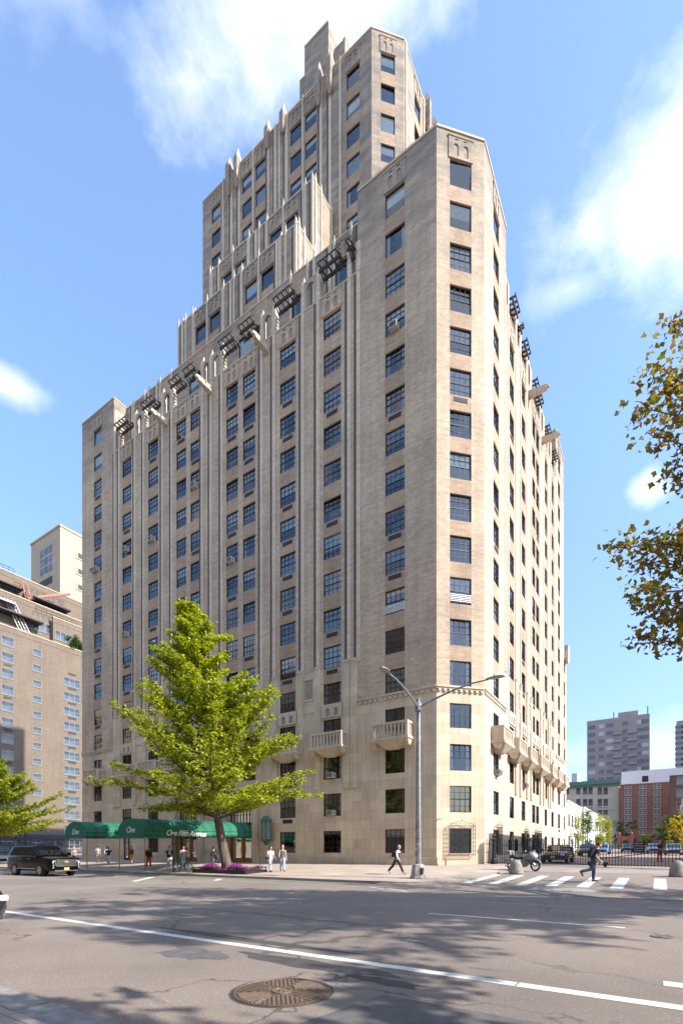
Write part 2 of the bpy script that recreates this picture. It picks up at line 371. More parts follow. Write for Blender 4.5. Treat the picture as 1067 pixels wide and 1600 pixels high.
def balcony(F, s, w, solid=False, z0=9.75, d=1.0):
    b = MB(); b.box(s - w/2 - .06, s + w/2 + .06, .0, d + .06, z0, z0 + .2, 0, F)
    b.taper((0, 0), .8, w * .82, z0 - .62, z0, 0, .3, d * 1.3, T=lambda x, y, z: F(s + x, y + d * .42 if y > 0 else .02, z))
    for x in (-w/2 + .17, w/2 - .17): b.taper((0, 0), .2, .3, z0 - .45, z0, 0, .2, d * .9, T=lambda X, Y, z, x=x: F(s + x + X, max(.03, Y + d * .5), z))
    bo = b.build('balcony', M['trim'], BLD)
    r = MB(); t = z0 + 1.32
    r.box(s - w/2, s + w/2, d - .22, d + .02, t - .16, t, 0, F)
    for x in (-1, 1): r.box(s + x * (w/2 - .1) - .1, s + x * (w/2 - .1) + .1, .0, d - .22, t - .16, t, 0, F)
    for x in (-1, 1): r.box(s + x * (w/2 - .12) - .12, s + x * (w/2 - .12) + .12, d - .22, d, z0 + .2, t - .16, 0, F)
    n = max(5, int(w / .36))
    for k in range(n):
        x = -w/2 + .3 + (w - .6) * (k + .5) / n
        r.taper((s + x, d - .1), .22, .13, z0 + .2, z0 + .75, 0, .16, .12, T=F); r.taper((s + x, d - .1), .13, .2, z0 + .75, t - .16, 0, .12, .15, T=F)
    for x in (-1, 1):
        if solid: r.box(s + x * (w/2 - .08) - .07, s + x * (w/2 - .08) + .07, .02, d - .2, z0 + .2, t - .16, 0, F)
        else:
            for k in range(3): r.taper((s + x * (w/2 - .1), .15 + .3 * k), .16, .13, z0 + .2, t - .16, 0, T=F)
    r.build('balustrade', M['trim'], bo)
def cornice(F, s0, s1, z=13.4):
    def fn(mb):
        mb.box(s0, s1, .0, .16, z, z + .13, TRM, F); mb.box(s0, s1, .0, .08, z - .12, z, TRM, F)
        n = max(1, int((s1 - s0) / .42))
        for k in range(n):
            x = s0 + (s1 - s0) * (k + .5) / n; mb.box(x - .1, x + .1, .003, .13, z - .3, z - .12, TRM, F)
    part('cornice', fn)
def pinnacle(F, s, z0, w=.34, h=2.4, hp=.85, d=.45):
    def fn(mb):
        mb.box(s - w/2, s + w/2, -d, .04, z0, z0 + h, WB, F)
        mb.taper((s, -d/2 + .02), w, .04, z0 + h, z0 + h + hp, TRM, d + .04, .04, T=F)
    part('pinnacle', fn)
def pergola(F, s0, s1, z=49.55, o=1.0):
    def fn(mb):
        for d in (-.25, .45 * o - .1 * (1 - o)): mb.box(s0 - .1, s1 + .1, d, d + .12, z, z + .26, 0, F)
        n = max(2, int((s1 - s0) / .52) + 1)
        for k in range(n):
            x = s0 + .1 + (s1 - s0 - .2) * k / (n - 1); mb.box(x - .05, x + .05, -.5, .95 * o, z + .26, z + .42, 0, F); mb.box(x - .045, x + .045, -.12, -.02, z - .2, z, 0, F)
        mb.box(s0 - .05, s1 + .05, .82 * o, .82 * o + .07, z + .42, z + .5, 0, F)
        for x in (s0 + .1, s1 - .1): mb.poly([F(x - .06, .0, z - .5), F(x + .06, .0, z - .5), F(x + .06, .45 * o, z), F(x - .06, .45 * o, z)], 0)
    part('pergola', fn, M['wood'])
def gargoyle(F, s, z=46.9):
    part('gargoyle', lambda mb: (mb.taper((s, 0), .5, .34, 0, 1.75, TRM, .62, .42, T=lambda a, b, c: F(a, c - .05, z + b)), mb.taper((s, 0), .34, .22, 1.75, 2.0, TRM, .3, .2, T=lambda a, b, c: F(a, c - .05, z + b + .06))))
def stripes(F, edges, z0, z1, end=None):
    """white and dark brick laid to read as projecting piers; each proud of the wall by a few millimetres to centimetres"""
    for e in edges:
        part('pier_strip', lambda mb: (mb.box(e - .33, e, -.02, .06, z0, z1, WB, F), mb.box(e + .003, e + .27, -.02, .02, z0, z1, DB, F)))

def facade(face, F, segs, colw, mat_extra=None):
    pass
LCOLS = [(6.08, 1.68), (11.88, 1.78), (16.61, 1.78), (21.23, 1.6), (23.43, 1.6), (28.57, 1.6), (30.77, 1.6), (35.39, 1.76), (40.12, 1.76), (45.92, 1.68)]
RCOLS = [(5.88, 1.6), (10.83, 1.6), (15.26, 1.6), (19.83, 1.55), (21.75, 1.55), (26.33, 1.55), (30.5, 1.55), (35.1, 1.6)]
WH = 1.82
def colmat(cols, mid=False, top=16.4):
    def fn(s, z):
        on = any(abs(s - c) < w/2 + .001 for c, w in cols)
        if z < 13.4: return ST
        if on: return SP
        if mid and z < top: return ST
        return BR
    return fn
def bands(cols): return [(c - w/2, c + w/2) for c, w in cols]
def holes_for(face, F, cols, rows, plain_from=16, skip=(), wh=1.86):
    H = []
    for c, w in cols:
        for k in rows:
            if (round(c, 2), k) in skip: continue
            if k == 4: H.append(add_win(face, F, c, 11.2, w, 2.3, 'door'))
            elif k == 1: H.append(add_win(face, F, c, zc(1), w, 1.82, 'grid'))
            else: H.append(add_win(face, F, c, zc(k), w, wh, 'sash' if k < plain_from else 'plain'))
    return H
PAV_T, MID_T = 54.35, 47.95
FL, FC, FR = face_left(0), face_ch(2.685, 0), face_right(0)
bm_ = MB()
# --- avenue front
Z0 = -.8
pav_r, pav_l, mid = [LCOLS[0]], [LCOLS[-1]], LCOLS[1:-1]
wall(bm_, FL, 2.685, 9.4, Z0, PAV_T, holes_for('L', FL, pav_r, range(1, 18)), bands(pav_r), colmat(pav_r))
wall(bm_, FL, 42.6, 49.3, Z0, PAV_T, holes_for('L', FL, pav_l, range(2, 18)) , bands(pav_l), colmat(pav_l))
ent = [(20.7, 23.95, .2, 6.4), (28.1, 31.3, .2, 6.4)]       # the two tall door bays
skip = {(round(c, 2), k) for c in (21.23, 23.43, 28.57, 30.77) for k in (1, 2)} | {(40.12, 1)}
hm = holes_for('L', FL, mid, range(1, 16), 99, skip)
for q in ent: hm.append(q)
hm.append((39.3, 40.9, .25, 3.0))
wall(bm_, FL, 9.4, 42.6, Z0, MID_T, hm, bands(mid), colmat(mid, True), rev=.32)
# --- cut corner
CH = 3.797
wall(bm_, FC, 0, CH, Z0, PAV_T, holes_for('C', FC, [(CH/2, 1.72)], [k for k in range(1, 18) if k != 4], wh=1.96) + [add_win('C', FC, CH/2, zc(4), 1.72, WH, 'sash')], [(CH/2 - .86, CH/2 + .86)], colmat([(CH/2, 1.72)]))
# --- mews front
rp_, rm_, rl_ = [RCOLS[0]], RCOLS[1:-1], [RCOLS[-1]]
wall(bm_, FR, 2.685, 8.8, Z0, PAV_T, holes_for('R', FR, rp_, range(1, 18)), bands(rp_), colmat(rp_))
hr = holes_for('R', FR, rm_, range(1, 16), 99, {(10.83, 1)}); hr.append((10.1, 11.55, .35, 3.1))
wall(bm_, FR, 8.8, 32.6, Z0, MID_T, hr, bands(rm_), colmat(rm_, True))
wall(bm_, FR, 32.6, 38.7, Z0, PAV_T, holes_for('R', FR, rl_, range(1, 18)), bands(rl_), colmat(rl_))
lw = [(39.5, 1.1)]
wall(bm_, FR, 38.7, 41.0, Z0, 28.8, holes_for('R', FR, lw, [1, 2, 3, 5, 6, 7, 8, 9]), bands(lw), colmat(lw))
# --- closures, terraces and roofs of the lower block
def q(*p): bm_.poly(p[:4], p[4])
def vwall_u(u, v0, v1, z0, z1, m=BR): q((-u, v0, z0), (-u, v1, z0), (-u, v1, z1), (-u, v0, z1), m)
def vwall_v(v, u0, u1, z0, z1, m=BR): q((-u0, v, z0), (-u1, v, z0), (-u1, v, z1), (-u0, v, z1), m)
def roof(u0, u1, v0, v1, z, m=RF): q((-u0, v0, z), (-u1, v0, z), (-u1, v1, z), (-u0, v1, z), m)
vwall_u(49.3, 0, 38.7, Z0, PAV_T); vwall_v(38.7, 2, 49.3, 28.8, PAV_T); vwall_v(41.0, 0, 49.3, Z0, 28.8); vwall_u(49.3, 38.7, 41, Z0, 28.8); roof(0, 49.3, 38.7, 41.0, 28.6)
roof(9.4, 42.6, .35, 2.6, 46.9); roof(.35, 2.6, 8.8, 32.6, 46.9)
vwall_v(.35, 9.4, 42.6, 46.9, MID_T); vwall_u(.35, 8.8, 32.6, 46.9, MID_T)
vwall_u(9.4, 0, 1.7, MID_T - 1, PAV_T); vwall_v(8.8, 0, 1.7, MID_T - 1, PAV_T); vwall_v(32.6, 0, 1.7, MID_T - 1, PAV_T)
F42 = face_right(42.6)
wall(bm_, F42, 0, 1.7, MID_T - 1, PAV_T, [], [], lambda s, z: BR)
for (poly_) in ([(-2.685, 0), (0, 2.685), (0, 8.8), (-9.4, 8.8), (-9.4, 0)],): bm_.poly([(x, y, PAV_T - .5) for x, y in poly_], RF)
roof(42.6, 49.3, 0, 38.7, PAV_T - .5); roof(0, 9, 32.6, 38.7, PAV_T - .5)
# --- second stage behind the terraces (storeys 16 and 17)
F1 = face_left(1.7); s1c = LCOLS[1:-1]
wall(bm_, F1, 9.4, 42.6, 46.9, PAV_T, holes_for('L', F1, [c for c in s1c if not 18 < c[0] < 34], (16, 17)) + holes_for('L', F1, [c for c in s1c if 18 < c[0] < 34], (16, 17)), bands(s1c), colmat(s1c))
F1r = face_right(1.7)
wall(bm_, F1r, 8.8, 32.6, 46.9, PAV_T, holes_for('R', F1r, rm_, (16, 17)), bands(rm_), colmat(rm_))
roof(1.7, 49, 1.7, 38.5, PAV_T - .02)
# --- stage A, stage B
def stage(u0, u1, v0, v1, z0, z1, lcols, rows, rcols=(), rrows=()):
    Fa, Fb = face_left(v0), face_right(u0)
    wall(bm_, Fa, u0, u1, z0, z1, holes_for('L', Fa, lcols, rows), bands(lcols), colmat(lcols))
    wall(bm_, Fb, v0, v1, z0, z1, holes_for('R', Fb, rcols, rrows), bands(rcols), colmat(rcols))
    vwall_u(u1, v0, v1, z0, z1); vwall_v(v1, u0, u1, z0, z1); roof(u0, u1, v0, v1, z1 - .02)
    return Fa, Fb
c4 = LCOLS[3:7]
FA, FAr = stage(17.55, 34.45, 2.6, 6.6, PAV_T - .1, 60.3, c4, (18, 19), [(4.4, 1.0)], (18,))
FB, FBr = stage(18.4, 33.6, 6.4, 9.9, PAV_T - .1, 69.5, c4, (20, 21, 22), [(8.6, .8)], (19,))
# --- tower
TU0, TU1, TV, TT, TS = 13.63, 38.6, 9.8, 85.2, 2.45
FT = face_left(TV); TC = [(15.85, 1.6), (21.3, 1.55), (23.4, 1.55), (28.7, 1.55), (30.85, 1.55), (36.15, 1.55)]
wall(bm_, FT, TU0, TU1, PAV_T - .1, TT, holes_for('L', FT, TC, range(18, 28)), bands(TC), colmat(TC))
FTc = face_ch(TU0, TV); TCL = TS * math.sqrt(2)
wall(bm_, FTc, 0, TCL, PAV_T - .1, TT, holes_for('C', FTc, [(TCL/2, 1.5)], range(19, 28)), [(TCL/2 - .75, TCL/2 + .75)], colmat([(TCL/2, 1.5)]))
FTr = face_right(TU0 - TS); trc = [(15.6, 1.5), (21, 1.5), (26, 1.5)]
wall(bm_, FTr, TV + TS, 30, PAV_T - .1, TT, holes_for('R', FTr, trc, range(21, 28)), bands(trc), colmat(trc))
vwall_u(TU1, TV, 30, PAV_T - .1, TT); vwall_v(30, TU0 - TS, TU1, PAV_T - .1, TT)
bm_.poly([(-TU0, TV, TT - .4), (-TU0 + TS, TV + TS, TT - .4), (-TU0 + TS, 30, TT - .4), (-TU1, 30, TT - .4), (-TU1, TV, TT - .4)], RF)
# --- penthouse and crown
def block(u0, u1, v0, v1, z0, z1, m=BR):
    vwall_v(v0, u0, u1, z0, z1, m); vwall_u(u0, v0, v1, z0, z1, m); vwall_u(u1, v0, v1, z0, z1, m); vwall_v(v1, u0, u1, z0, z1, m); roof(u0, u1, v0, v1, z1 - .02, RF)
block(22.5, 26.1, 15, 19.2, TT - .5, 101.3); block(26.1, 27.4, 15.7, 19, TT - .5, 99.3); block(20.9, 22.5, 16.2, 20.5, TT - .5, 99.6); block(19.5, 27.6, 14.6, 24, TT - .5, 88.5)
WALL = bm_.build('walls', WM, BLD)

# ---- trim on the avenue front
LE = [9.49, 10.37, 13.48, 15.1, 18.35, 19.82, 24.97, 26.5, 27.75, 32.4, 33.95, 37.15, 38.75, 41.7, 42.58]
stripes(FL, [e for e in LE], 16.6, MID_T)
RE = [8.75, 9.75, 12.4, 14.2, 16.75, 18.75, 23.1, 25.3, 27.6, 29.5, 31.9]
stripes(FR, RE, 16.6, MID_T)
def limestone_piers(F, piers):
    def fn(mb):
        for a, b in piers:
            for s0, s1 in ((a, a + .62), (b - .62, b)):
                mb.box(s0, s1, 0, .13, 6.5, 16.75, ST, F); mb.box(s0 + .08, s1 - .08, 0, .17, 16.75, 16.95, TRM, F)
            if b - a > 1.6:
                m0, m1 = a + .66, b - .66; mb.box(m0, m1, 0, .05, 13.2, 16.0, ST, F); mb.box(m0, m1, .05, .12, 16.0, 16.2, TRM, F); mb.box(m0, m1, .05, .1, 14.2, 14.35, TRM, F)
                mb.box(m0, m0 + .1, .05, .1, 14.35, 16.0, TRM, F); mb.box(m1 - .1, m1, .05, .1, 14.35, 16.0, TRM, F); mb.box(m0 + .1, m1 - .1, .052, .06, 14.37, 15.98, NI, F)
    part('limestone_piers', fn)
def gaps(cols, s0, s1, m=.28):
    ed = [s0] + [x for c, w in cols for x in (c - w/2 - m, c + w/2 + m)] + [s1]
    return [(a, b) for a, b in zip(ed[::2], ed[1::2]) if b - a > 1.1]
limestone_piers(FL, gaps(mid, 9.42, 42.58)); limestone_piers(FR, gaps(rm_, 8.85, 32.55))
# arches over the storey-4 doors
for F, cols in ((FL, mid), (FR, rm_)):
    for c, w in cols: part('arched_panel', lambda mb: arch_panel(mb, F, c, 12.5, 13.62, w + .3, 2, .09))
# arched panels over the topmost window of each column
for F, cols, k in ((FL, mid, 15), (FR, rm_, 15), (FL, pav_r, 17), (FL, pav_l, 17), (FR, rp_, 17), (FR, rl_, 17), (FC, [(CH/2, 1.72)], 17), (F1, [c for c in s1c if c[0] < 15 or c[0] > 37], 17), (FA, c4, 19), (FB, c4, 22), (FT, TC, 27), (FTc, [(TCL/2, 1.5)], 27), (FTr, trc, 27)):
    for c, w in cols:
        z = zc(k) + WH/2 + .1
        def fn(mb):
            arch_panel(mb, F, c, z, z + 1.55, w + .2, 2, .07, m=BR); mb.box(c - w/2 - .15, c + w/2 + .15, .0, .11, z + 1.55, z + 1.66, BR, F)
            for t in (-1, 1): mb.box(c + t * w * .2 - .14, c + t * w * .2 + .14, .07, .078, z + 1.33, z + 1.42, IN, F)
        part('arched_panel', fn)
part('arched_panel', lambda mb: arch_panel(mb, F42, .85, 51.2, 53.2, 1.3, 2, .05))
# copings
coping(FL, 2.685, 9.4, PAV_T); coping(FL, 42.6, 49.3, PAV_T); coping(FC, 0, CH, PAV_T); coping(FR, 2.685, 8.8, PAV_T); coping(FR, 32.6, 38.7, PAV_T)
coping(FL, 9.4, 42.6, MID_T, .12, .03); coping(FR, 8.8, 32.6, MID_T, .12, .03); coping(F1, 9.4, 42.6, PAV_T, .12, .05); coping(F1r, 8.8, 32.6, PAV_T, .12, .05); coping(F42, 0, 1.7, PAV_T, .14, .05)
coping(FA, 17.5, 34.5, 60.3, .14, .05); coping(FAr, 2.6, 6.5, 60.3, .14, .05); coping(FB, 18.4, 33.6, 69.5, .14, .05); coping(FBr, 6.4, 9.8, 69.5, .14, .05)
coping(FT, TU0, TU1, TT, .16, .06); coping(FTc, 0, TCL, TT, .16, .06); coping(FTr, TV + TS, 30, TT, .16, .06); coping(face_left(15), 22.5, 26.1, 101.3, .2, .06); coping(face_right(20.9), 16.2, 20.5, 99.6, .2, .06)
cornice(FL, 2.685, 9.3); cornice(FL, 42.7, 49.3); cornice(FC, 0, CH); cornice(FR, 2.685, 8.7); cornice(FR, 32.7, 38.7)
# plinth
for a_, b_ in ((2.6, 20.6), (24.05, 28.0), (31.4, 39.2), (41, 49.3)): part('plinth', lambda mb: mb.box(a_, b_, 0, .06, -.5, .95, ST, FL))
# terrace frame: uprights with pinnacles, niche walls, pergolas, gargoyles
for e in LE:
    tall = .8 if e not in (9.49, 42.58) else 0
    pinnacle(FL, e - .18, MID_T + .1, .36, 2.35, tall or .05)
for e in RE: pinnacle(FR, e - .18, MID_T + .1, .36, 2.35, .8)
def niche_wall(F, a, b):
    def fn(mb):
        arch_panel(mb, F, (a + b)/2, MID_T + .1, 50.45, b - a, 1, .10, -.08, BR, aw=min(.8, (b - a) * .62), az0=MID_T + .1, az1=50.1, back=None)
    part('niche_wall', fn)
for a, b in ((9.5, 10.02), (13.5, 14.74), (18.37, 19.46), (25, 26.1), (26.5, 27.4), (32.42, 33.6), (37.17, 38.4), (41.72, 42.2)): niche_wall(FL, a, b)
for a, b in ((8.8, 9.4), (12.42, 13.85), (16.8, 18.4), (23.1, 24.95), (27.62, 29.2)): niche_wall(FR, a, b)
for a, b in ((10.75, 12.75), (15.5, 17.6), (20.1, 21.8), (22.7, 24.4), (28.0, 29.5), (30.1, 31.7), (34.3, 36.4), (39.1, 41.2), (9.5, 10.0)): pergola(FL, a, b)
for a, b in ((9.8, 12.0), (12.6, 13.6), (14.2, 16.4), (18.8, 22.7), (25.3, 27.2), (29.5, 31.6)): pergola(FR, a + .25, b - .25, 49.3, .55)
for s in (19.0, 26.3, 33.1): gargoyle(FL, s)
for s in (17.5, 24.0): gargoyle(FR, s)
# upper stages: brick stripes and spikes
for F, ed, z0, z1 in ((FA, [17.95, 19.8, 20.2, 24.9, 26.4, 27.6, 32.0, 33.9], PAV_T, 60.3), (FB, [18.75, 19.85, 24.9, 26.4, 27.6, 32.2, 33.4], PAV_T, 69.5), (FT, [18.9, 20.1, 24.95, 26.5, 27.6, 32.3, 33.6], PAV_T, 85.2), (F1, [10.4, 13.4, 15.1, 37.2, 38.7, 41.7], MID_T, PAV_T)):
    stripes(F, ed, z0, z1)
for F, ss, z in ((FA, (17.75, 19.6, 24.7, 27.4, 31.8, 33.7), 60.3), (FB, (18.6, 19.7, 24.7, 27.4, 32.0, 33.2), 69.5), (F1, (10.2, 15.0, 37.0, 38.5, 41.5), PAV_T)):
    for s in ss: pinnacle(F, s, z - .9, .28, .95, .75, .35)
def bracket_pier(F, s, z0=82.3, z1=85.9):
    def fn(mb):
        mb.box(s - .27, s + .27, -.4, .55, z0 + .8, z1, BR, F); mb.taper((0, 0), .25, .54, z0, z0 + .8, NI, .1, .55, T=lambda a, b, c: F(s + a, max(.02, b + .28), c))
        mb.poly([F(s - .27, .55, z1), F(s + .27, .55, z1), F(s, .0, z1 + 1.5)], BR); mb.poly([F(s - .27, -.4, z1), F(s + .27, -.4, z1), F(s, .0, z1 + 1.5)], BR)
        for t in (-1, 1): mb.poly([F(s + t * .27, .55, z1), F(s + t * .27, -.4, z1), F(s, .0, z1 + 1.5)], TRM)
    part('bracket_pier', fn)
for s in (18.6, 20.1, 32.3, 33.7): bracket_pier(FT, s)
for s in (25.1, 27.4): bracket_pier(FT, s, 83.3, 85.5)
for s in (18.0, 20.2): bracket_pier(FTr, s)
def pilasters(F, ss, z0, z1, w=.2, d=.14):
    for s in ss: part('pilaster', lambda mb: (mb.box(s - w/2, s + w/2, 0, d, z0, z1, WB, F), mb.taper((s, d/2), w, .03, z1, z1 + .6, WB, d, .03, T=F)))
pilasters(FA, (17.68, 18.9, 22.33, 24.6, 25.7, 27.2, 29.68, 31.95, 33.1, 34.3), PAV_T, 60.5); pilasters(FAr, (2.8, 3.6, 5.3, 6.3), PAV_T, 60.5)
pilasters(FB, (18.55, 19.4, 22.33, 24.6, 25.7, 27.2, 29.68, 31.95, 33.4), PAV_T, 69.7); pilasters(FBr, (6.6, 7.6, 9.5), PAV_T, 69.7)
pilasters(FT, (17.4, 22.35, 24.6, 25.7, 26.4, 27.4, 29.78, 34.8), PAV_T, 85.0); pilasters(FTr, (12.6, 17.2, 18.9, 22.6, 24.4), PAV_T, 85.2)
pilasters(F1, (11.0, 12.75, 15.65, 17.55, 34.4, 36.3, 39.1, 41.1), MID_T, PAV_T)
part('roof_box', lambda mb: (mb.box(39.4, 40.6, .02, .5, 27.8, 29.6, TRM, FR), mb.taper((40.0, .26), .8, 1.2, 27.3, 27.8, TRM, .3, .48, T=FR)))
# balconies
for c, w in [LCOLS[0], LCOLS[1], LCOLS[2], (22.33, 3.9), (29.67, 3.9), LCOLS[7], LCOLS[8], LCOLS[9]]: balcony(FL, c, max(3.1, w + 1.1))
for c, w in [(5.88, 3.0), (10.83, 2.9), (15.26, 2.9), (20.8, 4.4), (26.33, 2.9), (30.5, 2.9), (35.1, 3.0)]: balcony(FR, c, w, True)
# entrances: bronze doors under grid transoms
BRASS = plain('door_bronze', (.42, .22, .07), .4, .55, .2)
for a, b, z0, z1 in ent:
    d = MB(); c = (a + b)/2
    for x0, x1 in ((a, a + .18), (b - .18, b), (c - .09, c + .09)): d.box(x0, x1, -.5, -.3, z0, 3.0, 0, FL)
    d.box(a, b, -.5, -.28, 2.95, 3.2, 0, FL)
    for x0, x1 in ((a + .2, c - .1), (c + .1, b - .2)):
        d.box(x0, x1, -.48, -.36, z0 + .05, .75, 0, FL); d.box(x0, x0 + .13, -.48, -.36, .75, 2.95, 0, FL); d.box(x1 - .13, x1, -.48, -.36, .75, 2.95, 0, FL)
    do = d.build('entrance_door', BRASS, BLD)
    p = MB(); p.poly([FL(a + .2, -.42, .7), FL(b - .2, -.42, .7), FL(b - .2, -.42, 2.95), FL(a + .2, -.42, 2.95)]); p.build('pane', M['car_glass'], do)
    h = MB()
    for x in (c - .2, c + .2): h.tube([FL(x, -.33, 1.2), FL(x, -.28, 1.25), FL(x, -.28, 1.75), FL(x, -.33, 1.8)], .018, 6)
    h.build('handle', BRASS, do)
    t = MB(); t.box(a, b, -.46, -.36, 3.2, 3.3, 0, FL)
    for k in range(9): x = a + (b - a) * k / 8; t.box(x - .03, x + .03, -.46, -.38, 3.3, 6.38, 0, FL)
    for k in range(5): z = 3.3 + .76 * k; t.box(a, b, -.45, -.39, z - .02, z + .03, 0, FL)
    to = t.build('transom_window', M['frame'], BLD); p = MB(); p.poly([FL(a, -.43, 3.3), FL(b, -.43, 3.3), FL(b, -.43, 6.4), FL(a, -.43, 6.4)]); p.build('pane', M['glass'], to)
    def sur(mb):
        for x0, x1 in ((a - .75, a - .1), (b + .1, b + .75)): mb.box(x0, x1, .06, .34, -.2, 6.9, TRM, FL); mb.tube([FL((x0 + x1)/2, .34, -.2), FL((x0 + x1)/2, .34, 6.6)], .14, 10, TRM)
        mb.box(a - .8, b + .8, .06, .45, 6.9, 7.3, TRM, FL); mb.box(a - .7, b + .7, .06, .3, 7.3, 7.9, TRM, FL)
    part('door_surround', sur)
def sidedoor(F, a, b, z0, z1, face):
    d = MB(); c = (a + b)/2
    for x0, x1 in ((a, a + .12), (b - .12, b), (c - .07, c + .07)): d.box(x0, x1, -.3, -.2, z0, z1, 0, F)
    d.box(a, b, -.3, -.2, z1 - .12, z1, 0, F); d.box(a, b, -.3, -.2, z0, z0 + .35, 0, F)
    for k in range(1, 4): d.box(a, b, -.27, -.22, z0 + (z1 - z0) * k / 4 - .02, z0 + (z1 - z0) * k / 4 + .02, 0, F)
    do = d.build('side_door', M['frame'], BLD); p = MB(); p.poly([F(a, -.25, z0), F(b, -.25, z0), F(b, -.25, z1), F(a, -.25, z1)]); p.build('pane', M['glass'], do)
sidedoor(FL, 39.3, 40.9, .25, 3.0, 'L'); sidedoor(FR, 10.1, 11.55, .35, 3.1, 'R')
for s in (9.75, 11.9):
    part('wall_lamp', lambda mb: (mb.box(s - .12, s + .12, .02, .28, 1.5, 2.3, 0, FR), mb.taper((s, .15), .3, .1, 2.3, 2.5, 0, T=FR), mb.taper((s, .15), .1, .24, 1.35, 1.5, 0, T=FR)), M['iron'])
# copper-green lantern beside the door
COP = plain('verdigris_copper', (.06, .125, .105), .7)
def lantern(mb):
    s, d, z = 18.55, .62, 3.3
    for x in (-.3, .3):
        for y in (-.3, .3): mb.box(s + x - .04, s + x + .04, d + y - .04, d + y + .04, z - .9, z + .75, 0, FL)
    mb.box(s - .38, s + .38, d - .38, d + .38, z - 1.0, z - .88, 0, FL); mb.box(s - .38, s + .38, d - .38, d + .38, z + .75, z + .87, 0, FL); mb.taper((s, d), .7, .25, z + .87, z + 1.2, 0, T=FL); mb.taper((s, d), .2, .5, z - 1.4, z - 1.0, 0, T=FL); mb.box(s - .08, s + .08, 0, .3, z - 1.0, z - .7, 0, FL)
    for k in (-.1, .1): mb.box(s + k - .015, s + k + .015, d + .3, d + .33, z - .88, z + .75, 0, FL); mb.box(s - .34, s - .31, d + k - .015, d + k + .015, z - .88, z + .75, 0, FL)
ln = part('wall_lantern', lantern, COP); part('glass_box', lambda mb: mb.box(18.28, 18.82, .35, .89, 2.45, 4.0, 0, FL), plain('frosted_lamp_glass', (.3, .36, .33), .3), ln)
# iron window grilles on the ground floor
def grille(F, s, w, z0, z1, d=.28):
    def fn(mb):
        n = int(w / .17)
        for k in range(n + 1): x = s - w/2 + w * k / n; mb.box(x - .013, x + .013, d - .02, d + .006, z0, z1, 0, F)
        for k in range(8): z = z0 + (z1 - z0) * k / 7; mb.box(s - w/2 - .03, s + w/2 + .03, d + .006, d + .03, z - .013, z + .013, 0, F)
        for x in (s - w/2, s + w/2):
            for z in (z0 + .02, z1 - .02): mb.box(x - .015, x + .015, 0, d, z - .015, z + .015, 0, F)
        for t in (-1, 1):
            for j in range(3):
                cx_, r = s + t * w * (.12 + .16 * j), .13 - .02 * j
                mb.tube([F(cx_ + r * math.cos(a * .7) * (1 - a * .09), d, z1 + .12 + r * math.sin(a * .7) * (1 - a * .09)) for a in range(9)], .012, 5)
        mb.tube([F(s + w * .5 * (k / 6 - 1), d, z1 + .34 * math.sin(math.pi * k / 12)) for k in range(13)], .012, 5)
        mb.tube([F(s, d, z1 + .3), F(s, d, z1 + .58)], [.03, .004], 5)
    part('window_grille', fn, M['iron'])
grille(FC, CH/2, 2.05, zc(1) - 1.05, zc(1) + 1.1)
for c in (5.88, 15.26, 19.83, 21.75): grille(FR, c, 1.75, 1.1, 3.3)
# ---- windows: the 100 that show largest are parts, the others one mesh
WINS.sort(key=lambda a: -a[0]); rng = random.Random(3)
rest = MB()
def pick_blind(h, kind):
    r = rng.random()
    if kind == 'door': return ('sides', 'blind_b') if r < .3 else None
    if r < .24: return (rng.choice((.3, .45, .5, .6, .95)), 'blind_a')
    if r < .42: return (rng.choice((.5, .98)), 'blind_b')
    if r < .60: return ('sides', rng.choice(('blind_a', 'blind_b')))
    if r < .68: return (.5, 'blind_c')
    return None
RM = [M['frame'], M['glass'], M['blind_a'], M['blind_b'], M['blind_c']]
for i, (a, face, c, w, h, kind) in enumerate(WINS):
    fm, pm = win_meshes(w, h, kind); bl = pick_blind(h, kind); bmsh = blind_mesh(w, h, *bl) if bl else None
    if i < 100:
        o = inst('window', fm, BLD, c, (0, 0, ROT[face])); inst('pane', pm, o, rot=(R(rng.gauss(0, 1.6)), 0, R(rng.gauss(0, .9))))
        if bmsh: inst('blind', bmsh, o)
    else:
        X = Matrix.Translation(c) @ Matrix.Rotation(ROT[face], 4, 'Z')
        for me, mi in ((fm, 0), (pm, 1), (bmsh, {'blind_a': 2, 'blind_b': 3, 'blind_c': 4}[bl[1]] if bl else 0)):
            if not me: continue
            b = len(rest.v); Y_ = X @ Matrix.Rotation(R(rng.gauss(0, 1.6)), 4, 'X') if mi == 1 else X; rest.v.extend([tuple(Y_ @ v.co) for v in me.vertices])
            for p in me.polygons: rest.f.append(tuple(b + k for k in p.vertices)); rest.m.append(mi)
rs = rest.build('window', RM, BLD); rs['kind'] = 'stuff'
# ---- louvres under windows and window air conditioners
lv = MB(); lv.box(-.55, .55, -.02, .05, -.17, .17, 0); LVM = None
for k in range(5): lv.box(-.52, .52, -.03, -.02, -.15 + .065 * k, -.12 + .065 * k, 0)
LVM = lv.mesh('louvre', M['grille'])
ac = MB(); ac.box(-.33, .33, -.42, .12, -.22, .22, 0)
for k in range(6): ac.box(-.28, .28, -.435, -.42, -.17 + .06 * k, -.14 + .06 * k, 1)
for s in (-1, 1):
    for k in range(4): ac.box(s * .332 - .006, s * .332 + .006, -.36, -.1, -.12 + .07 * k, -.09 + .07 * k, 1)
ACM = ac.mesh('air_conditioner', [M['acbody'], M['grille']])
rail = MB()
for k in range(5): rail.box(-.8, .8, -.03, -.005, -.25 + .12 * k, -.2 + .12 * k, 0)
for x in (-.8, 0, .8): rail.box(x - .02, x + .02, -.005, .02, -.3, .33, 0)
RAILM = rail.mesh('window_guard', plain('white_guard_paint', (.7, .7, .68), .5))
nl = na = 0
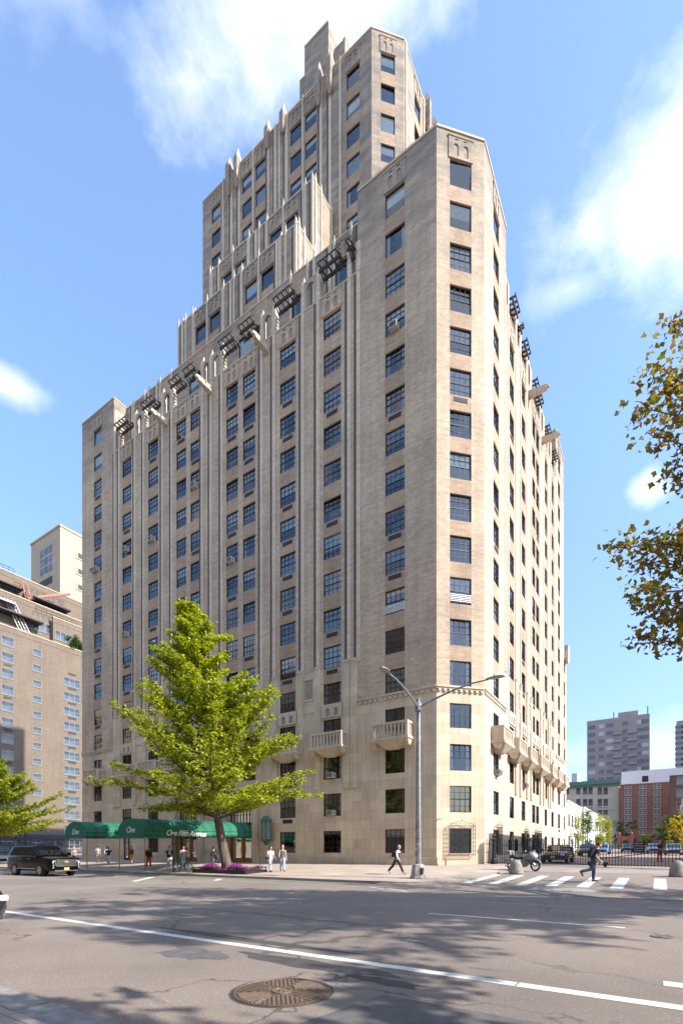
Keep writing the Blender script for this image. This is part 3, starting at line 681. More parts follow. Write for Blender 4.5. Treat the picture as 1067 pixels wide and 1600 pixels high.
for i, (a, face, c, w, h, kind) in enumerate(WINS):
    if kind != 'sash' : continue
    r = rng.random(); out = {'L': Vector((0, -1, 0)), 'R': Vector((1, 0, 0)), 'C': Vector((C2, -C2, 0))}[face]; cv = Vector(c)
    if r < (.42 if face == 'L' else .12) and nl < 75: inst('louvre', LVM, BLD, cv + Vector((0, 0, -h/2 - .3)) + out * .0, (0, 0, ROT[face])); nl += 1
    elif r > .94 and na < 18 and face == 'L': inst('air_conditioner', ACM, BLD, cv + Vector((0, 0, -h/2 + .26)), (0, 0, ROT[face])); na += 1
def at(face, F, s, k, me, name, dz=0): inst(name, me, BLD, Vector(F(s, 0, zc(k) + dz)), (0, 0, ROT[face]))
at('R', FR, 5.88, 3, ACM, 'air_conditioner', -.65); at('R', FR, 15.26, 3, ACM, 'air_conditioner', -.65); at('L', FL, 11.88, 3, ACM, 'air_conditioner', -.62); at('L', FL, 6.08, 14, ACM, 'air_conditioner', -.62)
at('L', FL, 46.6, 12, ACM, 'air_conditioner', -.6); at('L', FL, 40.12, 12, ACM, 'air_conditioner', -.2)
at('C', FC, CH/2, 7, RAILM, 'window_guard', -.55); at('L', FL, 6.08, 7, RAILM, 'window_guard', -.55)
part('wall_camera', lambda mb: (mb.box(.12, .18, .0, .3, 3.7, 3.76, 0, FC), mb.tube([FC(.15, .3, 3.7), FC(.15, .55, 3.62)], .05, 8)), M['acbody'])
# ================================================================ GROUND, ROAD, PAVEMENTS
def asphalt():
    n = NT('asphalt'); sp = n.noise(90, 3, rough=.8); sp2 = n.noise(28, 2, rough=.7); big = n.noise(.12, 6); wear = n.noise(.35, 7, 'Object', (1, 1, 1), .65)
    c = n.ramp(sp, .34, .7, (.125, .102, .084), (.33, .277, .232))
    c = n.mix(n.ramp(sp2, .58, .72), c, (.40, .335, .28))
    c = n.mix(1.0, c, n.ramp(big, .3, .7, (.80, .79, .79), (1.12, 1.08, 1.05)), 'MULTIPLY'); c = n.mix(1.0, c, n.ramp(wear, .32, .62, (.80, .80, .81), (1.05, 1.04, 1.03)), 'MULTIPLY')
    v = n.N.new('ShaderNodeTexVoronoi'); v.feature = 'DISTANCE_TO_EDGE'; v.inputs['Scale'].default_value = .22
    mp = n.mix(.12, n.tc.outputs['Object'], n.N.new('ShaderNodeTexNoise').outputs[1]) if False else None
    wn = n.N.new('ShaderNodeTexNoise'); wn.inputs['Scale'].default_value = 1.3; wn.inputs['Detail'].default_value = 6; n.L.new(n.tc.outputs['Object'], wn.inputs['Vector'])
    va = n.N.new('ShaderNodeVectorMath'); va.operation = 'MULTIPLY_ADD'; n.L.new(wn.outputs['Color'], va.inputs[0]); va.inputs[1].default_value = (1.6, 1.6, 0); n.L.new(n.tc.outputs['Object'], va.inputs[2]); n.L.new(va.outputs[0], v.inputs['Vector'])
    crack = n.ramp(v.outputs['Distance'], .002, .007, (1, 1, 1), (0, 0, 0)); msk = n.ramp(n.noise(.16, 3), .42, .52)
    c = n.mix(n.math('MULTIPLY', n.math('MULTIPLY', crack, msk), .75), c, (.035, .032, .03))
    n.bump(n.math('ADD', sp, n.math('MULTIPLY', sp2, .7)), .55, .012); return n.fin(c, .85)
M['asphalt'] = asphalt()
def paving(name, c, bw, bh, ms=.012, var=.08, joint=.6):
    n = NT(name); b = n.N.new('ShaderNodeTexBrick'); mp = n.N.new('ShaderNodeMapping'); n.L.new(n.tc.outputs['Object'], mp.inputs[0]); n.L.new(mp.outputs[0], b.inputs['Vector'])
    for k, v in (('Scale', 1), ('Brick Width', bw), ('Row Height', bh), ('Mortar Size', ms), ('Bias', 0)): b.inputs[k].default_value = v
    b.offset = 0 if bw > 1 else .5
    b.inputs['Color1'].default_value = (*[x * (1 - var) for x in c], 1); b.inputs['Color2'].default_value = (*[x * (1 + var) for x in c], 1); b.inputs['Mortar'].default_value = (*[x * joint for x in c], 1)
    col = n.mix(1.0, b.outputs[0], n.ramp(n.noise(.6, 7), .3, .7, (.82, .81, .8), (1.06, 1.05, 1.04)), 'MULTIPLY'); col = n.mix(1.0, col, n.ramp(n.noise(40, 3), .3, .7, (.9, .9, .9), (1.06, 1.06, 1.06)), 'MULTIPLY')
    n.bump(n.noise(40, 3), .2, .005); return n.fin(col, .85)
M['flag'] = paving('pavement_flags', (.41, .335, .265), 1.52, 1.52)
M['cobble'] = paving('mews_setts', (.33, .25, .205), .26, .13, .012, .2, .65)
M['apron'] = paving('tinted_apron', (.30, .255, .22), 3.1, 3.1, .015)
M['kerb'] = plain('granite_kerb', (.25, .235, .215), .8, var=.25, scale=8)
M['white'] = None
def roadpaint(name, c, lo=.40, hi=.62):
    n = NT(name); f = n.noise(14, 6, rough=.7); return n.fin(n.mix(n.ramp(f, lo - .12, lo), (.16, .145, .13), n.ramp(f, lo, hi, tuple(x * .86 for x in c), c)), .7)
M['white'] = roadpaint('worn_road_paint', (.66, .63, .58)); M['faded'] = roadpaint('faded_road_paint', (.36, .35, .33), .52, .7); M['green'] = roadpaint('faded_green_paint', (.13, .21, .12), .55, .75)
def local(name, mb, m):        # sheets drawn in street-grid coordinates
    return struct(mb.build(name, m, None, loc=W(0, 0, 0), rot=(0, 0, YAW)))
def sheet(mb, uvz, m=0): mb.poly([(-u, v, z) for u, v, z in uvz], m)
g = MB(); g.poly([(-2500, -2500, 0), (2500, -2500, 0), (2500, 2500, 0), (-2500, 2500, 0)])
struct(g.build('road', M['asphalt'], None, loc=W(0, 0, ROAD), rot=(0, 0, YAW)))
# avenue pavement in front of the building, with its rounded corner
KV, KU = -12.8, -3.3
arc = [(0.2 - 3.5 * math.sin(t), -9.3 - 3.5 * math.cos(t)) for t in [math.pi / 2 * k / 10 for k in range(11)]]
edge = [(53.5, KV), (40, KV), (20, KV), (8, KV)] + arc + [(KU, -4.3), (KU, 3.0)]
def offs(pts, d):
    o = []
    for i, (a, b) in enumerate(pts):
        p0, p1 = pts[max(0, i - 1)], pts[min(len(pts) - 1, i + 1)]; tx, ty = p1[0] - p0[0], p1[1] - p0[1]; l = math.hypot(tx, ty); o.append((a - ty / l * d, b + tx / l * d) if False else (a + ty / l * d, b - tx / l * d))
    return o
inn = offs(edge, .2)
if inn[0][1] < KV: inn = offs(edge, -.2)
sw = MB()
for (a, b), (c, d) in zip(inn, inn[1:]): sheet(sw, [(a, b, side_z(b)), (c, d, side_z(d)), (max(c, .8), max(d, 2.0) if False else 2.0, side_z(2.0)), (max(a, .8), 2.0, side_z(2.0))]) if False else None
# fan the pavement from strips across the avenue
NV = 14
def edge_u(v):
    if v < -9.3: return 0.2 - 3.5 * math.sqrt(max(0, 1 - ((v + 9.3) / 3.5) ** 2)) + .2
    return KU + .2
for k in range(NV):
    va, vb = KV + .2 + (3.2 - KV - .2) * k / NV, KV + .2 + (3.2 - KV - .2) * (k + 1) / NV
    sheet(sw, [(53.5, va, side_z(va)), (edge_u(va), va, side_z(va)), (edge_u(vb), vb, side_z(vb)), (53.5, vb, side_z(vb))])
local('pavement', sw, M['flag'])
kb = MB()
for (a, b), (c, d), (e, f), (g_, h) in zip(edge, edge[1:], inn, inn[1:]):
    za, zb = side_z(b) + .004, side_z(d) + .004
    sheet(kb, [(a, b, za), (c, d, zb), (g_, h, zb), (e, f, za)]); sheet(kb, [(a, b, ROAD - .1), (c, d, ROAD - .1), (c, d, zb), (a, b, za)])
local('kerb', kb, M['kerb'])
# side street apron, mews, far pavements
ap = MB()
for va, vb in ((-14.85, -10), (-10, -5), (-5, -3.2)): sheet(ap, [(.6 if va > -12 else .2, va, apron_z(va)), (-60, va, apron_z(va)), (-60, vb, apron_z(vb)), (.6, vb, apron_z(vb))])
local('side_street', ap, M['asphalt'])
dr = MB(); sheet(dr, [(.6, -3.2, apron_z(-3.2)), (-16, -3.2, apron_z(-3.2)), (-16, 3, apron_z(3)), (.6, 3, apron_z(3))]); local('driveway', dr, M['apron'])
mw = MB(); sheet(mw, [(1, 3, apron_z(3)), (-14.2, 3, apron_z(3)), (-14.2, 150, apron_z(150)), (1, 150, apron_z(150))]); local('mews', mw, M['cobble'])
s2 = MB()
for u0, u1 in ((66, 190), (-90, -15)):
    for va, vb in ((KV, -6), (-6, 0), (0, 60)): sheet(s2, [(u1, va, side_z(min(va, 3))), (u0, va, side_z(min(va, 3))), (u0, vb, side_z(min(vb, 3))), (u1, vb, side_z(min(vb, 3)))])
    sheet(s2, [(u1, KV, ROAD - .1), (u0, KV, ROAD - .1), (u0, KV, side_z(KV)), (u1, KV, side_z(KV))]); sheet(s2, [(u0, KV, ROAD - .1), (u0, 60, ROAD - .1), (u0, 60, .43), (u0, KV, side_z(KV))]); sheet(s2, [(u1, KV, ROAD - .1), (u1, 60, ROAD - .1), (u1, 60, .43), (u1, KV, side_z(KV))])
local('pavement', s2, M['flag'])
NK = -31.5
s3 = MB(); sheet(s3, [(200, NK - .32, -.085), (-120, NK - .32, -.085), (-120, NK - 60, -.05), (200, NK - 60, -.05)]); local('pavement', s3, M['flag'])
k3 = MB()
u = -40
while u < 60:
    L_ = 1.7; k3.box(-u - L_ + .006, -u - .006, NK - .32, NK, ROAD - .1, -.08 + .004 * math.sin(u), 0); u += L_
local('kerb', k3, M['kerb'])
# markings
def strip(mb, u0, u1, v0, v1, z=ROAD + .004, m=0): sheet(mb, [(u0, v0, z), (u1, v0, z), (u1, v1, z), (u0, v1, z)], m)
mk = MB(); strip(mk, -9.55, 160, -27.94, -27.75); strip(mk, -40, -9.57, -27.945, -27.745); local('lane_line', mk, M['white'])
mk = MB()
for k in range(12): strip(mk, -10.4 + 12.2 * k, -6.0 + 12.2 * k, -22.17, -22.03) if k == 0 else None
strip(mk, -22.6, -18.2, -22.17, -22.03); local('lane_line', mk, M['white'])
mk = MB(); strip(mk, -16, -11.05, -26.95, -26.7); local('lane_line', mk, M['white'])
mk = MB()
for (u0, v0, u1, v1, w) in ((12.3, -18.1, 15.2, -14.8, .34), (9.1, -15.4, 10.3, -13.9, .3), (-1.2, -15.5, .2, -14.6, .12), (-2.6, -16.2, -1.3, -15.3, .12)):
    dx, dy = u1 - u0, v1 - v0; l = math.hypot(dx, dy); nx, ny = -dy / l * w / 2, dx / l * w / 2; sheet(mk, [(u0 + nx, v0 + ny, ROAD + .004), (u1 + nx, v1 + ny, ROAD + .004), (u1 - nx, v1 - ny, ROAD + .004), (u0 - nx, v0 - ny, ROAD + .004)])
local('road_marking', mk, M['white'])
mk = MB(); strip(mk, -2, 60, -16.9, -16.78); strip(mk, -14, -3, -18.6, -18.48); strip(mk, -14, 10, -15.3, -15.2); local('worn_line', mk, M['faded'])
mk = MB(); strip(mk, 2, 60, -13.9, -13.3, ROAD + .003); local('bike_lane', mk, M['green'])
mk = MB()
for k in range(9):
    u = -3.45 - 1.22 * k - (.25 if k > 5 else 0); sheet(mk, [(u + .23, -11.6, apron_z(-11.6) + .005), (u - .23, -11.6, apron_z(-11.6) + .005), (u - .23, -6.3, apron_z(-6.3) + .005), (u + .23, -6.3, apron_z(-6.3) + .005)])
local('crosswalk', mk, M['white'])
mk = MB(); sheet(mk, [(-6.5, -13.4, apron_z(-13.4) + .004), (-9.3, -13.4, apron_z(-13.4) + .004), (-8.6, -12.2, apron_z(-12.2) + .004), (-6.6, -12.2, apron_z(-12.2) + .004)]); local('worn_line', mk, M['faded'])
# tar repairs and patched asphalt
tar = plain('tar_repair', (.06, .055, .052), .8, var=.3, scale=3); pat = plain('asphalt_patch', (.105, .098, .092), .85, var=.25, scale=5)
def blob(mb, u, v, ru, rv, z, seed, n=26, m=0):
    r = random.Random(seed); ph = [r.uniform(0, 6.28) for _ in range(4)]
    sheet(mb, [(u + ru * math.cos(t) * (1 + .18 * math.sin(3 * t + ph[0]) + .12 * math.sin(5 * t + ph[1]) + .08 * math.sin(9 * t + ph[2])), v + rv * math.sin(t) * (1 + .2 * math.sin(2 * t + ph[3]) + .15 * math.sin(7 * t + ph[1])), z) for t in [2 * math.pi * k / n for k in range(n)]])
mk = MB(); blob(mk, -6.9, -28.35, 1.3, .28, ROAD + .002, 1); blob(mk, -4.6, -27.4, 2.3, .16, ROAD + .002, 2); blob(mk, -8.2, -28.6, .5, .16, ROAD + .0025, 4); local('road_patch', mk, tar)
mk = MB(); blob(mk, -4.8, -28.75, .62, .42, ROAD + .003, 6); sheet(mk, [(-8.4, -29.1, ROAD + .002), (-30, -29.2, ROAD + .002), (-30, -31.4, ROAD + .002), (-8.0, -31.4, ROAD + .002)]); blob(mk, -3.2, -24.6, 2.8, .07, ROAD + .002, 9); local('road_patch', mk, pat)
# cast iron covers
RUST = plain('worn_cast_iron', (.16, .105, .07), .6, .5, .3, 14); RUST2 = plain('polished_cast_iron', (.27, .20, .15), .5, .6, .2, 20)
def cover(u, v, z, r, label, ribs=True):
    t = thing('manhole_cover', label, 'manhole cover', W(u, v, z), YAW)
    b = MB(); b.lathe((0, 0, 0), [(r, .0), (r, .008), (r * .965, .012), (r * .955, .004), (r * .2, .004)], 48); b.build('cover_plate', RUST, t)
    rb = MB()
    for s in range(6):
        a0 = s * math.pi / 3 + .2
        for k in range(11):
            y = -r * .44 + r * .088 * k
            x0, x1 = r * .3 + abs(y) * .35, min(r * .9, math.sqrt(max(0, (r * .9) ** 2 - y * y)))
            half = math.tan(math.pi / 6) * x1
            if abs(y) > half - .02 or x1 <= x0: continue
            x0 = max(x0, abs(y) / math.tan(math.pi / 6) + .015)
            if x1 - x0 < .03: continue
            T = lambda X, Y, Z, a=a0: (X * math.cos(a) - Y * math.sin(a), X * math.sin(a) + Y * math.cos(a), Z)
            rb.box(x0, x1, y - r * .026, y + r * .026, .004, .014, 0, T)
    rb.lathe((0, 0, 0), [(r * .21, .004), (r * .21, .016), (r * .17, .016), (r * .17, .008), (.01, .008)], 24)
    rb.box(-r * .1, r * .1, -r * .02, r * .02, .008, .015); rb.box(-r * .02, r * .02, -r * .09, r * .09, .008, .0145)
    rb.build('raised_ribs', RUST2, t)
    for a in (.6, 2.7, 4.8): h = MB(); h.lathe((r * .8 * math.cos(a), r * .8 * math.sin(a), 0), [(r * .05, .012), (r * .05, .0165), (r * .02, .0165)], 10); h.build('lifting_lug', RUST2, t)
    cl = MB(); cl.lathe((0, 0, 0), [(r * 1.0, -.02), (r * 1.035, .003), (r * 1.06, .003), (r * 1.07, .0)], 48); cl.build('rim', tar, t)
cover(-7.37, -29.62, ROAD + .002, .56, 'large rust brown cast iron manhole cover with slotted ribs, in the near lane')
c2 = MB(); c2.lathe((0, 0, 0), [(.62, .0), (.62, .006), (.46, .006), (.45, .010), (.30, .010), (.29, .007), (.01, .007)], 36)
tag(c2.build('manhole_cover', plain('dusty_iron', (.24, .19, .17), .7, .2), None, loc=W(-11.3, -17.5, ROAD + .004)), 'dusty grey round manhole cover near the right edge, before the crosswalk', 'manhole cover')
c3 = MB(); c3.lathe((0, 0, 0), [(.19, .0), (.19, .012), (.13, .012), (.12, .006), (.01, .006)], 20); c3.taper((0, 0), .16, .08, .006, .02, 0)
tag(c3.build('valve_cover', plain('grey_iron', (.16, .14, .13), .6, .4), None, loc=W(-11.05, -22.97, ROAD + .004)), 'small grey round valve cover among cracks in the road at the right edge', 'valve cover')
# ================================================================ TREES
def leaf_mat(name, cols, trans=.5):
    n = NT(name); n.N.remove(n.bsdf); gi = n.N.new('ShaderNodeNewGeometry'); r = n.N.new('ShaderNodeValToRGB'); e = r.color_ramp.elements
    while len(e) < len(cols): e.new(.5)
    for i, c in enumerate(cols): e[i].position = i / (len(cols) - 1); e[i].color = (*c, 1)
    n.L.new(gi.outputs['Random Per Island'], r.inputs[0])
    d = n.N.new('ShaderNodeBsdfPrincipled'); n.L.new(r.outputs[0], d.inputs['Base Color']); d.inputs['Roughness'].default_value = .5; d.inputs['Specular IOR Level'].default_value = .3
    t = n.N.new('ShaderNodeBsdfTranslucent'); hs = n.N.new('ShaderNodeHueSaturation'); hs.inputs['Saturation'].default_value = 1.1; hs.inputs['Value'].default_value = 1.25; n.L.new(r.outputs[0], hs.inputs['Color']); n.L.new(hs.outputs[0], t.inputs[0])
    mx = n.N.new('ShaderNodeMixShader'); mx.inputs[0].default_value = trans; n.L.new(d.outputs[0], mx.inputs[1]); n.L.new(t.outputs[0], mx.inputs[2]); n.L.new(mx.outputs[0], n.out.inputs[0]); return n.mat
def bark(name, a, b, s=5):
    n = NT(name); f = n.noise(s, 7, 'Object', (1, 1, .22), .65); n.bump(f, .8, .05); return n.fin(n.ramp(f, .35, .65, a, b), .9)
BARK = bark('grey_bark', (.045, .036, .028), (.15, .125, .10)); PBARK = bark('plane_bark', (.10, .085, .06), (.30, .27, .2), 3)
def leaf_mesh(name, pts, size, mat, parent, rnd, flat=.55, shape='fan'):
    v, f = [], []
    for (p, s) in pts:
        sz = size * s * rnd.uniform(.7, 1.3); nx, ny, nz = rnd.gauss(0, 1), rnd.gauss(0, 1), rnd.gauss(0, 1)
        nrm = Vector((nx * (1 - flat), ny * (1 - flat), nz * (1 - flat) + flat * 1.6)).normalized(); a = nrm.orthogonal().normalized()
        a = Matrix.Rotation(rnd.uniform(0, 6.28), 3, nrm) @ a; b = nrm.cross(a); p = Vector(p); i = len(v)
        if shape == 'fan':
            c = nrm * sz * .12
            v += [tuple(p), tuple(p + a * sz * .5 + b * sz * .45 + c), tuple(p + b * sz * .85), tuple(p - a * sz * .5 + b * sz * .45 + c)]; f.append((i, i + 1, i + 2, i + 3))
        else:
            c = nrm * sz * .15
            v += [tuple(p), tuple(p + a * sz * .28 + b * sz * .2), tuple(p + a * sz * .62 + b * sz * .45 + c), tuple(p + a * sz * .3 + b * sz * .62), tuple(p + b * sz * 1.05 - c), tuple(p - a * sz * .3 + b * sz * .62), tuple(p - a * sz * .62 + b * sz * .45 + c), tuple(p - a * sz * .28 + b * sz * .2)]; f.append(tuple(range(i, i + 8)))
    me = bpy.data.meshes.new(name); me.from_pydata(v, [], f); me.materials.append(mat); o = bpy.data.objects.new(name, me); COL.objects.link(o); o.parent = parent; return o
def lerp_tab(tab, z, k):
    if z <= tab[0][0]: return tab[0][k]
    for a, b in zip(tab, tab[1:]):
        if a[0] <= z <= b[0]: t = (z - a[0]) / (b[0] - a[0]); return a[k] + (b[k] - a[k]) * t
    return tab[-1][k]
def bez(p, d, L, rise, n=7, rnd=None, wob=.04):
    out = [Vector(p)]; d = Vector(d).normalized()
    for k in range(n):
        d = (d + Vector((rnd.gauss(0, wob), rnd.gauss(0, wob), rise / n + rnd.gauss(0, wob * .5)))).normalized(); out.append(out[-1] + d * L / n)
    return out
def layered_tree(name, label, base, trunk, tab, nlimb, clump, leafsize, lmat, seed, zlow, group=None, tr=.44, bk=None):
    """a trunk with rising limbs; tab rows are (height, reach to -x, reach to +x)"""
    r = random.Random(seed); t = thing(name, label, 'tree', base, 0, group)
    T = [Vector(p) for p in trunk]; top = T[-1].z
    tb = MB(); n = len(T)
    def rad(z): return max(.03, tr * (1 - .25 * min(z, 3.5) / 3.5) * (1 - max(0, (z - 3) / (top - 3))) ** .85 + .03)
    tb.tube(T, [tr * 1.35] + [rad(p.z) for p in T[1:]], 14)
    def axis(z):
        for a, b in zip(T, T[1:]):
            if a.z <= z <= b.z: k = (z - a.z) / (b.z - a.z); return a + (b - a) * k
        return T[-1]
    pts = []
    for i in range(nlimb):
        zz = zlow + (top - zlow) * ((i + r.random()) / nlimb) ** 1.12; az = i * 2.39996 + r.uniform(-.5, .5)
        cx_, sy_ = math.cos(az), math.sin(az)
        rise = r.uniform(.1, .4) if zz > zlow + 2 else r.uniform(-.25, .12)
        zt = min(zz + 1.4 * rise * 2.2, top)
        reach = lerp_tab(tab, zt, 2 if cx_ > 0 else 1) * abs(cx_) + .5 * (lerp_tab(tab, zt, 1) + lerp_tab(tab, zt, 2)) * (1 - abs(cx_))
        L = reach * r.uniform(.82, 1.22)
        if L < .25: L = .25
        P0 = axis(max(zz - .25 * L * .5, 2.6)); ax = axis(zz); path = bez(P0, (cx_, sy_, .28 + rise * .5), L * 1.03, rise * 1.0, 8, r)
        tb.tube(path, [max(.012, .035 + .012 * L) * (1 - .8 * k / 8) for k in range(9)], 6)
        for k in range(1, 9):
            fr = k / 8
            if fr < .22: continue
            d0 = (path[k] - path[k - 1]).normalized(); sd_ = Vector((-d0.y, d0.x, 0))
            for sgn in (-1, 1, r.choice((-1, 1))):
                ln = (.35 + .26 * L * (1.1 - fr)) * r.uniform(.6, 1.2); e = path[k] + (sd_ * sgn * r.uniform(.5, 1) + d0 * r.uniform(.5, 1.1)).normalized() * ln + Vector((0, 0, r.uniform(-.1, .22) * ln)); tb.tube([path[k], e], .012, 4, cap=False)
                for j in range(max(2, int(ln / .2))):
                    q = path[k].lerp(e, (j + r.random()) / max(2, int(ln / .2)))
                    for m in range(clump): pts.append((q + Vector((r.gauss(0, .13), r.gauss(0, .13), r.gauss(-.02, .085))), 1))
    for m in range(int(clump * 10)): z = r.uniform(top - 1.4, top + .4); pts.append((axis(z) + Vector((r.gauss(0, .16), r.gauss(0, .16), z - axis(z).z)), 1))
    tb.build('trunk', bk or BARK, t, smooth=True)
    leaf_mesh('crown', pts, leafsize, lmat, t, r)
    return t, len(pts)
GREEN = leaf_mat('ginkgo_leaves', [(.11, .17, .014), (.25, .31, .025), (.42, .44, .04), (.56, .53, .09)], .55)
GY = side_z(-10.57)
tab = [(2.6, 3.0, 3.6), (3.4, 4.2, 4.4), (4.4, 6.0, 5.2), (5.3, 7.2, 6.0), (6.3, 7.1, 6.8), (7.0, 6.2, 6.0), (8.3, 5.2, 5.6), (9.55, 4.9, 5.4), (10.8, 4.5, 4.4), (11.7, 4.0, 3.3), (13.0, 3.0, 2.9), (14.3, 3.0, 1.8), (15.2, 1.6, 1.0), (15.7, 1.2, .9), (16.2, 2.6, 2.2), (16.9, 1.0, 1.0), (17.9, .3, .3)]
tr_ = [(0, 0, -.2), (-.1, 0, .7), (-.5, .05, 2.6), (-.8, .1, 4.2), (-1.0, 0, 6), (-1.5, .1, 9.5), (-1.9, .1, 12), (-2.2, 0, 14.5), (-2.5, 0, 16.5), (-2.75, 0, 17.8)]
t1, n1 = layered_tree('ginkgo_tree', 'tall bright yellow-green ginkgo tree leaning over the purple flower bed', W(13.25, -10.45, GY), tr_, tab, 112, 8, .185, GREEN, 11, 4.2, tr=.31)
tab2 = [(2, 2, 2.5), (3, 4, 5.0), (4.2, 5, 6.4), (5.5, 5, 5.6), (7, 4, 4.2), (8.5, 3, 3.0), (9.6, 1.8, 1.8), (10.6, .4, .4)]
t2, n2 = layered_tree('ginkgo_tree', 'smaller yellow-green ginkgo tree cut by the left edge, behind the black car', W(45.2, -11.4, side_z(-11.4)), [(0, 0, -.2), (0, 0, 1.5), (.1, 0, 4), (.1, 0, 7), (.15, 0, 10.4)], tab2, 60, 7, .2, GREEN, 5, 3.0, tr=.22)
print('leaves', n1, n2)
# London planes: the crown at the right edge, and the street's other planes out of frame that shade the road
PLANE = leaf_mat('plane_leaves', [(.08, .10, .02), (.15, .14, .03), (.20, .115, .035), (.27, .17, .03), (.34, .25, .045), (.14, .17, .03)], .5)
def plane_tree(label, base, boughs, seed, nleaf, H=13, leafsize=.2, spread=1.0, tr=.3, group='plane trees along the avenue'):
    r = random.Random(seed); t = thing('plane_tree', label, 'tree', base, 0, group); tb = MB(); pts = []
    tb.tube([(0, 0, -.2), (0, 0, .5), (.05, 0, 2.5), (.1, .05, 5), (.0, .1, 8), (0, 0, H * .9)], [tr * 1.3, tr, tr * .85, tr * .7, tr * .4, .04], 12)
    for (z0, dx, dy, dz, w) in boughs:
        p0 = Vector((0, 0, z0)); p3 = Vector((dx, dy, dz)); L = (p3 - p0).length; n = max(6, int(L / .8)); path = []
        for k in range(n + 1):
            s = k / n; p = p0.lerp(p3, s); p.z += math.sin(math.pi * s) * L * .1; path.append(p + Vector((r.gauss(0, .07), r.gauss(0, .07), r.gauss(0, .07))) * (s > 0))
        tb.tube(path, [max(.012, .10 * (1 - k / n) * min(1, L / 6) + .012) for k in range(n + 1)], 7)
        for k in range(1, n + 1):
            s = k / n
            if s < .3: continue
            for j in range(5):
                a = r.uniform(0, 6.28); ln = w * r.uniform(.35, 1.0) * (1.15 - .5 * s); q = path[k] + Vector((math.cos(a) * ln, math.sin(a) * ln, r.uniform(-.5, .35) * ln))
                tb.tube([path[k], path[k].lerp(q, .5) + Vector((0, 0, .08)), q], [.022, .016, .009], 4, cap=False)
                for m in range(nleaf):
                    u_ = r.random() ** .6; c = path[k].lerp(q, u_); pts.append((c + Vector((r.gauss(0, .2), r.gauss(0, .2), r.gauss(0, .16))), 1))
    tb.build('trunk', PBARK, t, smooth=True); leaf_mesh('crown', pts, leafsize, PLANE, t, r, .35, 'lobed'); return t, len(pts)
def ring(seed, R_, n, z0, z1, w=1.3):
    r = random.Random(seed); return [(r.uniform(z0 - 3, z1 - 4), R_ * (.3 + .7 * (k % 5) / 4) * r.uniform(.85, 1) * math.cos(k * 2.4), R_ * (.3 + .7 * (k % 5) / 4) * r.uniform(.85, 1) * math.sin(k * 2.4), r.uniform(z0, z1), w) for k in range(n)]
b0 = Vector((16.2, 13.2, 0)); b0.z = -.08
def pb(px, py, Y, z0, w):       # a bough whose tip lies where the photograph shows foliage at distance Y
    return (z0, (px - 533.5) * Y / 770.6 - b0.x, Y - b0.y, 1.4 + (1330 - py) * Y / 770.6 - b0.z, w)
boughs = [pb(1012, 640, 12.0, 7, .65), pb(1030, 575, 12.2, 7.5, .8), pb(1050, 515, 12.6, 8, .6), pb(1025, 685, 11.8, 7, .5), pb(1045, 610, 12.4, 7.5, .9),
          pb(975, 850, 11.8, 5, .55), pb(995, 915, 12.0, 4.6, .75), pb(1010, 965, 12.2, 4.2, .8), pb(1015, 880, 12.4, 5, .9), pb(1015, 1005, 12.0, 4.0, .55), pb(1046, 950, 12.6, 4.2, .9), pb(1040, 850, 12.3, 5, .9), pb(1060, 760, 12.2, 6, .5)]
boughs += [(z, x, y, zz, 1.3) for (z, x, y, zz) in ((6, 2, 5, 9), (7, 5, 2, 11), (7, 4, -4, 10), (8, 1, 3, 13), (8, 0, -2.5, 13), (5, 6, -1, 8), (6, 3, 6.5, 11), (7, 7, 4, 10), (6, .5, 5.5, 10.5), (7, -1, 3.5, 12.5))]
print('plane', plane_tree('plane tree with brown and gold autumn leaves, its boughs hanging in at the right edge', b0, boughs, 21, 14, 14, .135)[1])
PLANES = [(-27, -13.6, 7.0, 22, 6, 12, 10), (-23, -32.6, 7.5, 24, 6, 11, 12), (-18, -34.2, 5.2, 24, 6.0, 10, 12), (4, -40.5, 5.5, 20, 6, 11, 10), (17, -40, 5.5, 20, 6, 12, 10)]
for i, (u, v, R_, n, z0, z1, nl) in enumerate(PLANES):
    plane_tree('plane tree of the avenue standing outside the photo, ' + ('beyond the side street', 'on the near pavement to the right', 'on the near pavement behind the camera', 'behind the camera to the left', 'farthest left behind the camera')[i], W(u, v, -.08), ring(40 + i, R_, n, z0, z1, 1.5), 60 + i, nl, z1 + .5, .27)
rb_ = random.Random(77); base_ = W(-24.5, -13.5, -.08); bl_ = []
for k in range(34):
    q_ = W(rb_.uniform(-28, -17), rb_.uniform(-26.5, -17.5), rb_.uniform(12.5, 18.5)) - base_; bl_.append((rb_.uniform(7, 11), q_.x, q_.y, q_.z, 1.2))
plane_tree('tallest plane tree of the avenue, leaning over the road outside the right edge', base_, bl_, 78, 8, 18, .27, 1, .42)
# ================================================================ VEHICLES
CHROME = plain('bright_chrome', (.62, .62, .62), .18, 1, .05); TYRE = plain('tyre_rubber', (.018, .018, .018), .8); RIM = plain('alloy_rim', (.42, .42, .43), .3, .8, .1); TRIM = plain('black_plastic', (.02, .02, .021), .55)
LAMP = plain('headlamp_lens', (.75, .77, .8), .12, .1, .03); TAIL = plain('red_lens', (.30, .015, .012), .2, 0, .05); PLATE = plain('yellow_plate', (.62, .48, .10), .5, 0, .06); WPLATE = plain('pale_plate', (.6, .6, .55), .5, 0, .05)
def loft(mb, rings, m=0):
    n = len(rings[0]); b0 = None
    for r in rings:
        b = len(mb.v); mb.v.extend([tuple(p) for p in r])
        if b0 is not None:
            for k in range(n): mb.f.append((b0 + k, b0 + (k + 1) % n, b + (k + 1) % n, b + k)); mb.m.append(m)
        else: mb.f.append(tuple(b + k for k in reversed(range(n)))); mb.m.append(m)
        b0 = b
    mb.f.append(tuple(b0 + k for k in range(n))); mb.m.append(m)
